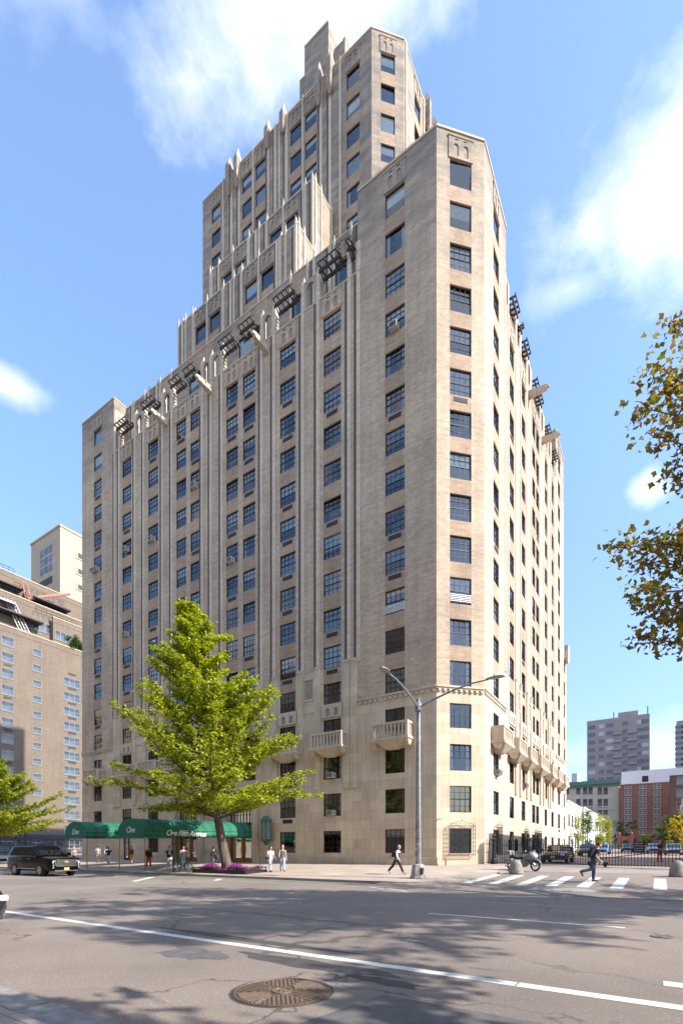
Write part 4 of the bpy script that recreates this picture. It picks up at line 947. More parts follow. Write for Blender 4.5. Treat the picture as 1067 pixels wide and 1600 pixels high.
def wheel(parent, x, y, r, w, out):
    t = MB(); T = lambda X, Y, Z: (x + X, y + Z * out, r + Y)
    t.lathe((0, 0, 0), [(r * .62, -w / 2), (r * .93, -w / 2), (r, -w / 2 + .04), (r, w / 2 - .04), (r * .93, w / 2), (r * .66, w / 2), (r * .62, w / 2 - .05)], 28, 0, T)
    wo = t.build('wheel', TYRE, parent, smooth=False)
    q = MB(); q.lathe((0, 0, 0), [(r * .64, w / 2 - .02), (r * .64, w / 2 + .004), (r * .57, w / 2 + .004), (r * .55, w / 2 - .06)], 28, 0, T)
    for k in range(10):
        a = 2 * math.pi * k / 10
        q.box(r * .1, r * .58, -.022, .022, w / 2 - .05, w / 2 - .005, 0, lambda X, Y, Z, a=a: T(X * math.cos(a) - Y * math.sin(a), X * math.sin(a) + Y * math.cos(a), Z))
    q.lathe((0, 0, 0), [(r * .16, w / 2 - .05), (r * .16, w / 2), (.02, w / 2 + .005)], 14, 0, T); q.build('rim', RIM, wo)
def car(label, loc, rz, L, Wd, H, hood, belt, prof, gh, col, suv=False, plate=None, group=None, detail=True, coat=.7, cat='car', name='parked_car'):
    """x is forward; prof = (x fraction, top height, half-width fraction, underside); gh = greenhouse base and roof x positions"""
    t = thing(name, label, cat, loc, rz, group); P = paint('car_paint', col, .2, coat, .16 if suv else .35); hw = Wd / 2
    b = MB(); R_ = []
    for fx, zt, fw, zb in prof:
        x, w = fx * L / 2, fw * hw
        half = [(0.0, zb), (.86 * w, zb), (.97 * w, zb + .12), (w, zb + (zt - zb) * .45), (.985 * w, zt - .13), (.93 * w, zt - .03), (.80 * w, zt), (0.0, zt + .015)]
        R_.append([(x, y, z) for y, z in half] + [(x, -y, z) for y, z in half[-2:0:-1]])
    loft(b, R_); b.build('body', P, t, smooth=True).modifiers.new('es', 'EDGE_SPLIT').split_angle = R(38)
    xb0, xb1, xt0, xt1 = gh; zb = belt - .03; wb, wt = hw * .93, hw * .74
    q = MB(); base = [(xb0, wb * .97), (xb0 + .25, wb), (xb1 - .35, wb), (xb1, wb * .88)]; roof = [(xt0, wt * .95), (xt0 + .2, wt), (xt1 - .25, wt), (xt1, wt * .93)]
    ring = lambda pts, z: [(x, y, z) for x, y in pts] + [(x, -y, z) for x, y in reversed(pts)]
    mid = [(a[0] * .12 + c[0] * .88, a[1] * .12 + c[1] * .88) for a, c in zip(base, roof)]
    loft(q, [ring(base, zb), ring(mid, H - .07), ring([(x * 1.0, y * .94) for x, y in roof], H)]); q.build('roof', P, t, bevel=.03)
    def lp(p0, p1, s): return tuple(p0[k] + (p1[k] - p0[k]) * s for k in range(3))
    # panes lie a few millimetres proud of the cabin
    n_side = 3 if suv else 2
    for sgn in (1, -1):
        for k in range(n_side):
            s0, s1 = k / n_side + .02, (k + 1) / n_side - .02
            lo0, lo1 = xb0 + .22 + (xb1 - .62 - xb0 - .22) * s0, xb0 + .22 + (xb1 - .55 - xb0 - .22) * s1
            hi0, hi1 = xt0 + .12 + (xt1 - .28 - xt0 - .12) * s0, xt0 + .12 + (xt1 - .22 - xt0 - .12) * s1
            w = MB(); g0, g1 = .07, .80
            A, B, C_, D = (lo0, wb + .012, zb), (lo1, wb + .012, zb), (hi1, wt + .012, H - .07), (hi0, wt + .012, H - .07)
            pts = [lp(A, D, g0), lp(B, C_, g0), lp(B, C_, g1), lp(A, D, g1)]
            w.poly([(x, sgn * y, z) for x, y, z in pts]); w.build('side_window', M['car_glass'] if not suv else DGLASS, t)
    for nm, xb, xt, wbb, wtt, sg in (('windscreen', xb1, xt1, wb * .84, wt * .9, 1), ('rear_window', xb0, xt0, wb * .9, wt * .9, -1)):
        w = MB(); lo, hi = .08, .84; off = .02 * sg
        xl, xh = xb + (xt - xb) * lo + off, xb + (xt - xb) * hi * .95 + off; zl, zh = zb + (H - .07 - zb) * lo + .02, zb + (H - .07 - zb) * hi + .02
        w.poly([(xl, -wbb, zl), (xl, wbb, zl), (xh, wtt, zh), (xh, -wtt, zh)]); w.build(nm, DGLASS if nm != 'windscreen' else M['car_glass'], t)
    r = .40 if suv else .325; wx = (L * .285, -L * .275)
    for x in wx:
        for s in (1, -1):
            a = MB(); a.lathe((0, 0, 0), [(r + .06, 0), (r + .06, .02), (r * .5, .022)], 24, 0, lambda X, Y, Z, x=x, s=s: (x + X, s * (hw - .02 + Z * .5), r + .02 + Y)); a.build('wheel_arch', TRIM, t); wheel(t, x, s * (hw - .11), r, .25, s)
    fx = L / 2
    if detail:
        zf = prof[-1][1]; g = MB()
        if suv:
            g.box(fx - .03, fx + .03, -.62, .62, .68, 1.03, 0)
            gr = g.build('grille', TRIM, t); c = MB()
            for k in range(7): c.box(fx + .03, fx + .036, -.60, .60, .70 + .045 * k, .712 + .045 * k)
            c.box(fx - .02, fx + .045, -.66, .66, 1.03, 1.06); c.box(fx - .02, fx + .045, -.6, .6, .64, .67)
            for s in (-1, 1): c.poly([(fx + .042, s * .62, .66), (fx + .042, s * .66, .66), (fx + .042, s * .74, 1.05), (fx + .042, s * .69, 1.05)])
            c.build('grille_bars', CHROME, gr); e = MB(); e.lathe((0, 0, 0), [(.10, 0), (.085, .02), (.01, .025)], 16, 0, lambda X, Y, Z: (fx + .036 + Z, X * 1.4, .93 + Y * .7)); e.build('badge', plain('badge_metal', (.6, .45, .3), .3, .7), gr)
            for s in (-1, 1):
                h = MB(); h.box(fx - .16, fx + .0, s * .79 - .05, s * .79 + .05, .52, .98, 0); h.box(fx - .10, fx + .012, s * .70 - .09, s * .70 + .03, .95, 1.0, 0); h.build('headlight', LAMP, t, bevel=.012)
            c = MB(); c.box(fx - .05, fx + .035, -.72, .72, .34, .40); c.box(-1.2, 1.2, hw - .005, hw + .02, .46, .50); c.box(-1.2, 1.2, -hw - .02, -hw + .005, .46, .50); c.build('chrome_strip', CHROME, t)
            rr = MB()
            for s in (-1, 1): rr.tube([(xt0 + .25, s * (wt - .07), H + .02), (xt0 + .4, s * (wt - .07), H + .06), (xt1 - .5, s * (wt - .07), H + .06), (xt1 - .35, s * (wt - .07), H + .02)], .022, 6)
            rr.build('roof_rail', TRIM, t)
        else:
            g.box(fx - .06, fx + .015, -.5, .5, .40, .62, 0); g.box(fx - .06, fx + .012, -.68, .68, .24, .36, 0); g.build('grille', TRIM, t)
            for s in (-1, 1): h = MB(); h.box(fx - .28, fx - .03, s * hw * .72 - .17, s * hw * .72 + .14, .60, .72, 0); h.build('headlight', LAMP, t, bevel=.03)
        if plate: p = MB(); p.box(fx + .02, fx + .05, -.155, .155, .42, .56) if suv else p.box(fx - .0, fx + .03, -.155, .155, .42, .55); p.build('licence_plate', plate, t)
        for s in (-1, 1):
            m_ = MB(); m_.box(xb1 - .62, xb1 - .45, s * (hw * .95), s * (hw * .95 + .1), belt + .0, belt + .05); m_.box(xb1 - .66, xb1 - .46, s * (hw + .02) if s > 0 else s * (hw + .24), s * (hw + .24) if s > 0 else s * (hw + .02), belt - .02, belt + .17); m_.build('side_mirror', P, t, bevel=.03)
            d = MB()
            for x in (.25, -.95): d.box(x, x + .2, s * (hw + .003) - .012, s * (hw + .003) + .012, belt - .22, belt - .19)
            d.build('door_handle', CHROME, t)
        for s in (-1, 1): k = MB(); k.box(-fx + .0, -fx + .10, s * hw * .78 - .1, s * hw * .78 + .1, belt - .3, belt - .05); k.build('tail_light', TAIL, t)
    return t
DGLASS = plain('privacy_glass', (.006, .006, .007), .06, 0, .05, spec=.4)
SUVP = [(-1, 1.05, .86, .5), (-.96, 1.30, .94, .42), (-.86, 1.33, 1.0, .36), (0, 1.33, 1.0, .34), (.42, 1.31, 1.0, .34), (.50, 1.26, 1.0, .34), (.80, 1.21, .99, .34), (.93, 1.14, .95, .36), (.985, 1.05, .88, .40), (1.0, .95, .82, .42)]
SEDP = [(-1, .78, .80, .45), (-.96, .93, .90, .34), (-.8, .97, .97, .28), (-.3, .96, 1.0, .24), (.3, .95, 1.0, .24), (.42, .94, 1.0, .24), (.8, .84, .96, .24), (.94, .74, .88, .26), (1.0, .62, .74, .32)]
HEAD_U = YAW                     # facing down the avenue (-u)
car('large black SUV with chrome grille and yellow licence plate driving at the left edge', W(23.4, -17.25, ROAD), HEAD_U, 5.8, 2.06, 1.95, 1.2, 1.31, SUVP, (-2.78, 1.6, -2.4, .35), (.003, .003, .004), True, PLATE, coat=.08, cat='SUV', name='black_suv')
car('dark car parked in the near lane, only its front corner showing at the left edge', W(2.5, -30.05, ROAD), HEAD_U, 4.8, 1.86, 1.46, .9, .95, SEDP, (-1.85, 1.1, -1.25, .15), (.012, .012, .015), False, None)
MC = 'cars parked along the mews'
car('black sedan with a pale licence plate standing just behind the iron gate', W(-4.15, 8.6, apron_z(8.6)), YAW + R(-90), 4.9, 1.92, 1.42, .9, .95, SEDP, (-1.85, 1.1, -1.2, .1), (.008, .008, .01), False, WPLATE, MC)
for (u, v, col, lab, sv) in ((-4.2, 45, (.10, .16, .34), 'blue sedan parked in the mews just right of the walking man', 0), (-3.2, 36, (.02, .022, .03), 'dark car parked in the mews behind the black sedan', 0), (-10.2, 57, (.38, .40, .55), 'pale lavender car parked far down the mews behind the black notice', 0), (-6.2, 66, (.05, .05, .055), 'charcoal car parked far down the mews beside the red brick arch', 0), (-12.4, 40, (.10, .12, .12), 'dark green car parked in the mews by the yellow bushes at right', 0)):
    car(lab, W(u, v, apron_z(v)), YAW + R(-90), 4.6, 1.84, 1.48, .9, .95, SEDP, (-1.8, 1.1, -1.2, .15), col, False, None, MC)
# ---- touring motorcycle
def motorcycle():
    t = thing('touring_motorcycle', 'silver touring motorcycle with panniers and top box parked behind the stone bollard', 'motorcycle', W(-4.05, -3.0, apron_z(-3.0)), YAW - R(20)); SIL = paint('silver_paint', (.20, .20, .205), .3, .4)
    for x in (.82, -.78):
        w = MB(); T = lambda X, Y, Z, x=x: (x + X, Z, .32 + Y); w.tube([T(.275 * math.cos(q), .275 * math.sin(q), 0) for q in [2 * math.pi * k / 24 for k in range(25)]], .05, 8, cap=False); wo = w.build('wheel', TYRE, t)
        s = MB(); s.tube([T(.225 * math.cos(q), .225 * math.sin(q), 0) for q in [2 * math.pi * k / 20 for k in range(21)]], .022, 6, cap=False); s.tube([T(0, 0, -.06), T(0, 0, .06)], .07, 10)
        for k in range(6): a = k * math.pi / 3; s.tube([T(0, 0, 0), T(.19 * math.cos(a), .19 * math.sin(a), 0)], .014, 5)
        s.build('rim', CHROME, wo)
    b = MB(); b.ball((.05, 0, .42), (.34, .24, .2), 8); b.tube([(.75, .09, .35), (.5, .1, .85), (.42, .1, 1.0)], .03, 6); b.tube([(.75, -.09, .35), (.5, -.1, .85), (.42, -.1, 1.0)], .03, 6); b.tube([(-.78, .1, .32), (0, .13, .38)], .03, 6); b.build('engine', plain('engine_metal', (.22, .22, .22), .4, .7), t)
    b = MB(); b.ball((.28, 0, .85), (.32, .19, .16), 10); b.build('fuel_tank', SIL, t, smooth=True)
    b = MB(); b.ball((-.2, 0, .78), (.38, .2, .1), 8); b.ball((-.55, 0, .84), (.22, .2, .1), 8); b.tube([(-.72, 0, .92), (-.8, 0, 1.15)], .09, 8); b.build('seat', plain('black_seat', (.02, .02, .02), .6), t, smooth=True)
    b = MB(); b.ball((.66, 0, .92), (.24, .36, .26), 10); b.build('fairing', SIL, t, smooth=True); h = MB(); h.ball((.86, 0, .92), (.05, .2, .08), 8); h.build('headlight', LAMP, t, smooth=True)
    w = MB(); w.poly([(.68, -.24, 1.1), (.68, .24, 1.1), (.46, .17, 1.48), (.46, -.17, 1.48)]); w.build('windscreen', M['glass'], t)
    f = MB()
    for a0 in (.4,): f.tube([(.82 + .37 * math.cos(a), 0, .32 + .37 * math.sin(a)) for a in [a0 + k * .3 for k in range(8)]], .07, 6)
    f.build('mudguard', SIL, t, smooth=True)
    for s in (-1, 1): p = MB(); p.taper((-.72, s * .36), .58, .5, .42, .74, 0, .2, .24); p.build('pannier', SIL, t, bevel=.05)
    p = MB(); p.taper((-.95, 0), .5, .42, .93, 1.24, 0, .56, .48); p.build('top_box', SIL, t, bevel=.06)
    p = MB()
    for s in (-1, 1): p.tube([(.1, s * .2, .3), (-.5, s * .27, .27), (-1.05, s * .28, .3)], [.03, .04, .05], 8)
    p.build('exhaust', CHROME, t); hb = MB(); hb.tube([(.2, .42, 1.08), (.42, .26, 1.12), (.46, 0, 1.06), (.42, -.26, 1.12), (.2, -.42, 1.08)], .017, 6); hb.build('handlebar', TRIM, t)
    for s in (-1, 1): m_ = MB(); m_.ball((.48, s * .46, 1.2), (.03, .09, .06), 6); m_.build('mirror', SIL, t)
    for s in (-1, 1): m_ = MB(); m_.box(-.99, -.96, s * .4 - .09, s * .4 + .09, .5, .58); m_.build('tail_light', TAIL, t)
motorcycle()
def bicycle():
    t = thing('bicycle', 'dark city bicycle with drop bars leaning by the sign pole in front of the awning', 'bicycle', W(16.55, -11.45, side_z(-11.45)), YAW + R(6)); B = plain('bike_frame_paint', (.03, .032, .03), .4)
    for x in (.52, -.52):
        w = MB(); w.tube([(x + .335 * math.cos(a), 0, .34 + .335 * math.sin(a)) for a in [2 * math.pi * k / 28 for k in range(29)]], .024, 6, cap=False); wo = w.build('wheel', TYRE, t); s = MB()
        for k in range(16): a = 2 * math.pi * k / 16; s.tube([(x, .02 * (-1) ** k, .34), (x + .325 * math.cos(a), 0, .34 + .325 * math.sin(a))], .003, 3)
        s.tube([(x, -.05, .34), (x, .05, .34)], .025, 8); s.build('spokes', CHROME, wo)
    f = MB(); bb, st, hd, hb, rr, fr = (-.08, 0, .3), (-.2, 0, .86), (.36, 0, .88), (.39, 0, .76), (-.52, 0, .34), (.52, 0, .34)
    for a, b in ((bb, st), (st, hd), (bb, hb), (hd, hb), (bb, rr), (st, rr), (hb, fr)): f.tube([a, b], .023, 7)
    f.build('frame', B, t); s = MB(); s.ball((-.23, 0, .95), (.14, .07, .035), 8); s.tube([st, (-.23, 0, .93)], .013, 6); s.build('saddle', TRIM, t)
    h = MB(); h.tube([(.5, .2, .78), (.52, .2, .9), (.44, .19, .99), (.36, .1, .99), (.35, 0, .98), (.36, -.1, .99), (.44, -.19, .99), (.52, -.2, .9), (.5, -.2, .78)], .014, 6); h.tube([hd, (.35, 0, .98)], .014, 6); h.build('handlebar', TRIM, t)
    c = MB(); c.lathe((0, 0, 0), [(.09, -.005), (.09, .005)], 18, 0, lambda X, Y, Z: (-.08 + X, -.05 + Z, .3 + Y)); c.tube([(-.08, -.07, .3), (.04, -.07, .18), (.04, -.15, .18)], .01, 5); c.tube([(-.08, .07, .3), (-.2, .07, .42), (-.2, .15, .42)], .01, 5); c.build('crank', CHROME, t)
bicycle()

# ================================================================ PEOPLE
SKIN = plain('skin', (.50, .31, .22), .5, var=.06); SKIN2 = plain('skin_deep', (.26, .15, .10), .5, var=.06)
CLOTH = {}
def cloth(c):
    if c not in CLOTH: CLOTH[c] = plain('cloth', c, .85, var=.15, scale=14)
    return CLOTH[c]
def person(label, loc, face, H=1.7, legs=((22, 5), (-20, 25)), arms=((-18, 25), (20, 30)), lean=4, top=(.5, .5, .5), sleeve='short', bottom=(.1, .15, .3), leglen=1.0, shoes=(.05, .05, .05), hair=(.05, .03, .02), hairlen=.3, skin=None, group=None, stripes=None, turn=0, loose=1.0):
    """pose angles are in degrees: legs and arms as (forward swing, bend), left then right"""
    t = thing('person', label, 'person', loc, face, group); sk = skin or SKIN
    hipz = 0; Lt, Ls, Lu, Lf = .245 * H, .245 * H, .172 * H, .15 * H
    def dirv(a): return Vector((math.sin(R(a)), 0, -math.cos(R(a))))
    J = {}
    for i, s in ((0, 1), (1, -1)):
        a, b = legs[i]; h = Vector((0, s * .05 * H, 0)); k = h + dirv(a) * Lt; an = k + dirv(a - b) * Ls; J['leg', i] = (h, k, an, a - b)
    low = min(J['leg', i][2].z - (.0 if abs(J['leg', i][3]) < 25 else .03 * H) for i in (0, 1)); dz = .045 * H - low
    for i in (0, 1): h, k, an, p = J['leg', i]; J['leg', i] = (h + Vector((0, 0, dz)), k + Vector((0, 0, dz)), an + Vector((0, 0, dz)), p)
    hip = Vector((0, 0, dz)); up = Vector((math.sin(R(lean)), 0, math.cos(R(lean)))); fw = Vector((math.cos(R(lean)), 0, -math.sin(R(lean)))); neck = hip + up * .315 * H
    def torso(mb, g=0.0, lo=-.03, hi=1.0):
        rings = []
        for fz, wy, wx in ((lo, .088, .068), (.12, .09, .07), (.35, .078, .06), (.6, .088, .066), (.8, .098, .062), (.92, .078, .052), (1.0, .036, .036)):
            if fz > hi: continue
            c = hip + up * (.315 * H * fz); rings.append([c + Vector((0, math.cos(a) * (wy * H + g), 0)) + fw * (math.sin(a) * (wx * H + g)) for a in [2 * math.pi * k / 14 for k in range(14)]])
        loft(mb, rings)
    b = MB(); torso(b); hd = neck + up * .108 * H + fw * .012 * H
    b.tube([neck - up * .03 * H, neck + up * .06 * H], .032 * H, 8)
    b.ball(hd, (.056 * H, .046 * H, .068 * H), 10); b.ball(hd + fw * .02 * H - Vector((0, 0, .035 * H)), (.034 * H, .034 * H, .034 * H), 8); b.tube([hd + fw * .05 * H + up * .008 * H, hd + fw * .066 * H - up * .012 * H], [.006 * H, .010 * H], 6)
    for s in (-1, 1): b.ball(hd + Vector((0, s * .047 * H, -.004 * H)), (.012 * H, .006 * H, .019 * H), 6)
    for i, s in ((0, 1), (1, -1)):
        h, k, an, p = J['leg', i]; b.tube([h + Vector((0, 0, .02 * H)), h.lerp(k, .5), k, k.lerp(an, .35), an], [.056 * H, .048 * H, .034 * H, .034 * H, .021 * H], 9)
        a, e = arms[i]; sh = neck - up * .04 * H + Vector((0, s * .105 * H, 0)); ab = Vector((0, s * .16, 0)); d1 = (dirv(a) + ab).normalized(); el = sh + d1 * Lu; d2 = (dirv(a + e) + ab * .4).normalized(); wr = el + d2 * Lf
        J['arm', i] = (sh, el, wr, d2)
        b.tube([sh - Vector((0, s * .03 * H, 0)), sh, sh.lerp(el, .5), el, el.lerp(wr, .4), wr], [.03 * H, .031 * H, .028 * H, .022 * H, .022 * H, .015 * H], 8)
        pl = wr + d2 * .035 * H; b.tube([wr, pl, pl + d2 * .02 * H], [.016 * H, .021 * H, .019 * H], 8, flat=.7)
        fwd = Vector((1, 0, 0)) - d2 * d2.x; fwd.normalize(); n_ = d2.cross(fwd)
        for q, ln in enumerate((.036, .042, .039, .030)):
            f0 = pl + d2 * .018 * H + fwd * (.0165 - .011 * q) * H; f1 = f0 + d2 * ln * .55 * H - n_ * s * .004 * H; f2 = f1 + d2 * ln * .42 * H - n_ * s * .012 * H; b.tube([f0, f1, f2], [.0062 * H, .0058 * H, .0045 * H], 6)
        f0 = wr + d2 * .018 * H + fwd * .016 * H; b.tube([f0, f0 + d2 * .022 * H + fwd * .014 * H, f0 + d2 * .042 * H + fwd * .016 * H], [.0075 * H, .0068 * H, .005 * H], 6)
    def fin(mb, name, mat, vox):
        o = mb.build(name, mat, t, smooth=True); m = o.modifiers.new('blend', 'REMESH'); m.mode = 'VOXEL'; m.voxel_size = vox; m.use_smooth_shade = True; return o
    fin(b, 'body', sk, .0085)
    e = MB()
    for s in (-1, 1): e.ball(hd + fw * .052 * H + Vector((0, s * .019 * H, .008 * H)), .0065 * H, 6)
    e.build('eyes', cloth((.02, .015, .012)), t); mo = MB(); mo.ball(hd + fw * .051 * H - Vector((0, 0, .034 * H)), (.006 * H, .016 * H, .004 * H), 6); mo.build('mouth', cloth((.3, .1, .08)), t)
    c = MB(); torso(c, .012 * H * loose, .02 if loose < 1.3 else -.12, .93)
    if sleeve != 'none':
        for i in (0, 1):
            sh, el, wr, d2 = J['arm', i]; s = 1 if i == 0 else -1; en = sh.lerp(el, .62) if sleeve == 'short' else el
            pts, rr = [sh - Vector((0, s * .04 * H, 0)), sh, en], [.034 * H, .040 * H, .036 * H]
            if sleeve == 'long': pts.append(el.lerp(wr, .93)); rr.append(.026 * H)
            c.tube(pts, rr, 9)
    to = fin(c, 'shirt', stripes or cloth(top), .011)
    q = MB(); rings = []
    for fz, wy, wx in ((-.1, .07, .06), (-.02, .098, .078), (.12, .093, .073)):
        cc = hip + up * (.315 * H * fz); rings.append([cc + Vector((0, math.cos(a) * wy * H, 0)) + fw * (math.sin(a) * wx * H) for a in [2 * math.pi * k / 14 for k in range(14)]])
    loft(q, rings)
    for i in (0, 1):
        h, k, an, p = J['leg', i]; en = k.lerp(an, .93) if leglen >= 1 else h.lerp(k, leglen)
        pts, rr = [h + Vector((0, 0, .01 * H)), h.lerp(k, .5)], [.064 * H, .056 * H * (.5 + .5 * loose)]
        if leglen >= 1: pts += [k, en]; rr += [.046 * H, .040 * H]
        else: pts += [en]; rr += [.056 * H]
        q.tube(pts, rr, 10)
    fin(q, 'trousers' if leglen >= 1 else 'shorts', cloth(bottom), .011)
    for i in (0, 1):
        h, k, an, p = J['leg', i]; pit = max(-60, min(20, p * 1.0)) if an.z > .08 * H else max(-15, min(15, -p * .4)); d = Vector((math.cos(R(pit)), 0, math.sin(R(pit)))); f = MB(); z = Vector((0, 0, -.02 * H))
        f.tube([an + Vector((0, 0, .01 * H)), an + z], [.026 * H, .03 * H], 8); f.tube([an + z - d * .035 * H, an + z + d * .05 * H, an + z + d * .115 * H], [.024 * H, .027 * H, .019 * H], 8, flat=.8); fin(f, 'shoe', cloth(shoes), .010)
    hr = MB(); hr.ball(hd - fw * .010 * H + up * .012 * H, (.060 * H, .053 * H, .066 * H), 10)
    if hairlen > .5: hr.tube([hd - fw * .03 * H, hd - fw * .05 * H - up * .07 * H, hd - fw * .05 * H - up * (.07 + .1 * hairlen) * H], [.05 * H, .048 * H, .025 * H], 8)
    ho = hr.build('hair', cloth(hair), t, smooth=True)
    # the hair cap is cut back from the face
    me = ho.data; bmh = bmesh.new(); bmh.from_mesh(me); kill = [f for f in bmh.faces if (f.calc_center_median() - hd).dot(fw) > .022 * H and (f.calc_center_median() - hd).dot(up) < .032 * H]; bmesh.ops.delete(bmh, geom=kill, context='FACES'); bmh.to_mesh(me); bmh.free()
    t['_d'] = 0; del t['_d']
    t_info = dict(hip=hip, up=up, fw=fw, neck=neck, H=H, arm=J); return t, t_info
def world_of(t, p): return t.matrix_basis @ p
def bag_on(t, info, label, cat, name, off, size, col, strap=True):
    H = info['H']; c = info['neck'] + info['fw'] * off[0] * H + Vector((0, off[1] * H, 0)) + info['up'] * off[2] * H; o = thing(name, label, cat, world_of(t, c), t.rotation_euler.z)
    b = MB(); b.taper((0, 0), size[0], size[0] * .8, -size[2] / 2, size[2] / 2, 0, size[1], size[1] * .85); x = b.build('bag_body', cloth(col), o, bevel=min(size) * .25); x.rotation_euler = (0, math.asin(max(-1, min(1, info['up'].x))), 0)
    p = MB(); p.taper((-size[0] * .5 if off[0] < 0 else 0, 0), size[0] * .3, size[0] * .24, -size[2] * .35, size[2] * .1, 0, size[1] * .7, size[1] * .6); p.build('front_pocket', cloth(tuple(k * .8 for k in col)), o, bevel=.015)
    if strap:
        s = MB(); sg = 1 if off[1] >= 0 else -1
        for q in ((-.09, .09) if off[0] < 0 and abs(off[1]) < .03 else (off[1],)): s.tube([Vector((0, (q - off[1]) * H, size[2] * .45)), Vector((.05 * H, (q - off[1]) * H * 1.0, size[2] * .5 + .03 * H)), Vector((.13 * H, (q - off[1]) * H, .02))], .012, 5)
        s.build('strap', cloth(tuple(k * .7 for k in col)), o)
    return o
FACE_R = YAW                       # walking down the avenue, to the right in the photo
FACE_L = YAW + math.pi
def g(u, v): return W(u, v, side_z(v))
JEAN, LJEAN, BLK, WHT = (.035, .055, .11), (.30, .38, .48), (.015, .015, .017), (.62, .60, .57)
p, i = person('pale haired person in a dark waistcoat and white sleeves striding towards the street lamp', g(1.62, -8.6), FACE_R, 1.68, ((27, 2), (-30, 14)), ((-16, 18), (6, 30)), 10, (.55, .56, .57), 'long', (.02, .018, .018), 1, (.25, .22, .2), (.36, .27, .19), .3)
v_ = MB(); rings = []
for fz, wy, wx in ((.1, .095, .074), (.4, .086, .068), (.7, .096, .070), (.84, .085, .056)):
    cc = i['hip'] + i['up'] * (.315 * 1.68 * fz); rings.append([cc + Vector((0, math.cos(a) * (wy * 1.68 + .02), 0)) + i['fw'] * (math.sin(a) * (wx * 1.68 + .02)) for a in [2 * math.pi * k / 16 for k in range(16)]])
loft(v_, rings); v_.build('waistcoat', cloth((.025, .028, .05)), p, smooth=True)
bag_on(p, i, 'dark red shoulder bag swinging behind the striding person with pale hair', 'bag', 'shoulder_bag', (-.17, .06, -.17), (.16, .40, .34), (.09, .02, .025))
p, i = person('bearded man in a dark green T-shirt and jeans hurrying across the crosswalk', W(-8.5, -8.9, apron_z(-8.9)), R(-4), 1.80, ((2, 4), (-26, 52)), ((-8, 30), (-30, 70)), 15, (.022, .035, .028), 'short', JEAN, 1, BLK, (.10, .04, .025), .3)
bd = MB(); hd_ = i['neck'] + i['up'] * .108 * 1.8 + i['fw'] * .012 * 1.8; bd.ball(hd_ + i['fw'] * .028 * 1.8 - Vector((0, 0, .045 * 1.8)), (.034 * 1.8, .037 * 1.8, .032 * 1.8), 8); bd.build('beard', cloth((.14, .055, .03)), p, smooth=True)
bag_on(p, i, 'black backpack on the back of the man on the crosswalk', 'backpack', 'backpack', (-.115, 0, -.13), (.24, .34, .50), (.02, .02, .024))
hp = world_of(p, i['arm']['arm', 1][2] + i['arm']['arm', 1][3] * .09); o = MB(); o.box(-.04, .04, -.005, .005, -.11, .05); tag(o.build('paper_cup', cloth(WHT), None, loc=hp, rot=(0, .2, 0), bevel=.003), 'small white paper held in the hand of the man on the crosswalk', 'paper')
bpy.data.objects['paper_cup'].name = 'folded_paper'
PG = 'people on the avenue pavement'
p, i = person('blonde woman in a dark grey tank top and light blue jeans', g(9.55, -9.2), FACE_R - R(45), 1.70, ((16, 4), (-14, 12)), ((-10, 20), (12, 60)), 2, (.09, .10, .13), 'none', LJEAN, 1, BLK, (.42, .28, .14), .9, None, PG)
p, i = person('dark haired woman in a white top and light jeans beside the flower bed', g(10.25, -9.6), FACE_R - R(20), 1.66, ((-8, 6), (18, 10)), ((14, 30), (-8, 40)), 3, WHT, 'short', LJEAN, 1, BLK, (.02, .014, .012), .8, None, PG)
bag_on(p, i, 'black handbag at the hip of the woman in the white top', 'handbag', 'handbag', (.05, -.15, -.29), (.12, .28, .2), BLK)
p, i = person('person in a taupe sweater and pale jeans walking left beside the ginkgo trunk', g(17.0, -8.3), FACE_L - R(70), 1.66, ((24, 4), (-22, 18)), ((10, 60), (-14, 30)), 8, (.20, .16, .13), 'long', LJEAN, 1, (.2, .18, .16), (.10, .06, .04), .4, None, PG)
bag_on(p, i, 'grey bag carried by the person in the taupe sweater', 'bag', 'handbag', (-.02, -.2, -.3), (.14, .26, .3), (.12, .12, .14))
p, i = person('man in a black T-shirt and white trousers beside the bicycle', g(18.85, -10.75), FACE_R - R(30), 1.74, ((14, 4), (-12, 16)), ((-12, 20), (12, 40)), 3, BLK, 'short', WHT, 1, WHT, (.02, .015, .012), .2, None, PG)
pr = MB(); pc = i['hip'] + i['up'] * .2 * 1.74 + i['fw'] * (.075 * 1.74 + .018); pr.box(-.004, .004, -.09, .09, -.11, .11); x = pr.build('shirt_print', cloth((.45, .45, .45)), p, loc=pc); x.rotation_euler = (0, R(3), 0)
p, i = person('man in a grey T-shirt and pale jeans walking behind the bicycle wheel', g(18.0, -10.2), FACE_R - R(30), 1.74, ((-12, 14), (15, 4)), ((12, 40), (-10, 20)), 3, (.30, .31, .33), 'short', (.36, .43, .50), 1, WHT, (.06, .04, .03), .2, None, PG)
p, i = person('person in a black top and bright red trousers walking between the awning posts', g(23.1, -9.4), FACE_R - R(20), 1.68, ((18, 4), (-18, 18)), ((-10, 40), (14, 50)), 3, BLK, 'long', (.55, .035, .03), 1, WHT, (.03, .02, .015), .6, None, PG)
bag_on(p, i, 'dark brown backpack worn by the person in red trousers', 'backpack', 'backpack', (-.12, 0, -.13), (.26, .34, .48), (.05, .03, .03))
SM = NT('striped_cloth'); w_ = SM.N.new('ShaderNodeTexWave'); w_.bands_direction = 'Z'; w_.inputs['Scale'].default_value = 2.6; SM.L.new(SM.tc.outputs['Object'], w_.inputs['Vector']); SMAT = SM.fin(SM.ramp(w_.outputs[1], .45, .55, (.02, .02, .025), (.55, .54, .52)), .85)
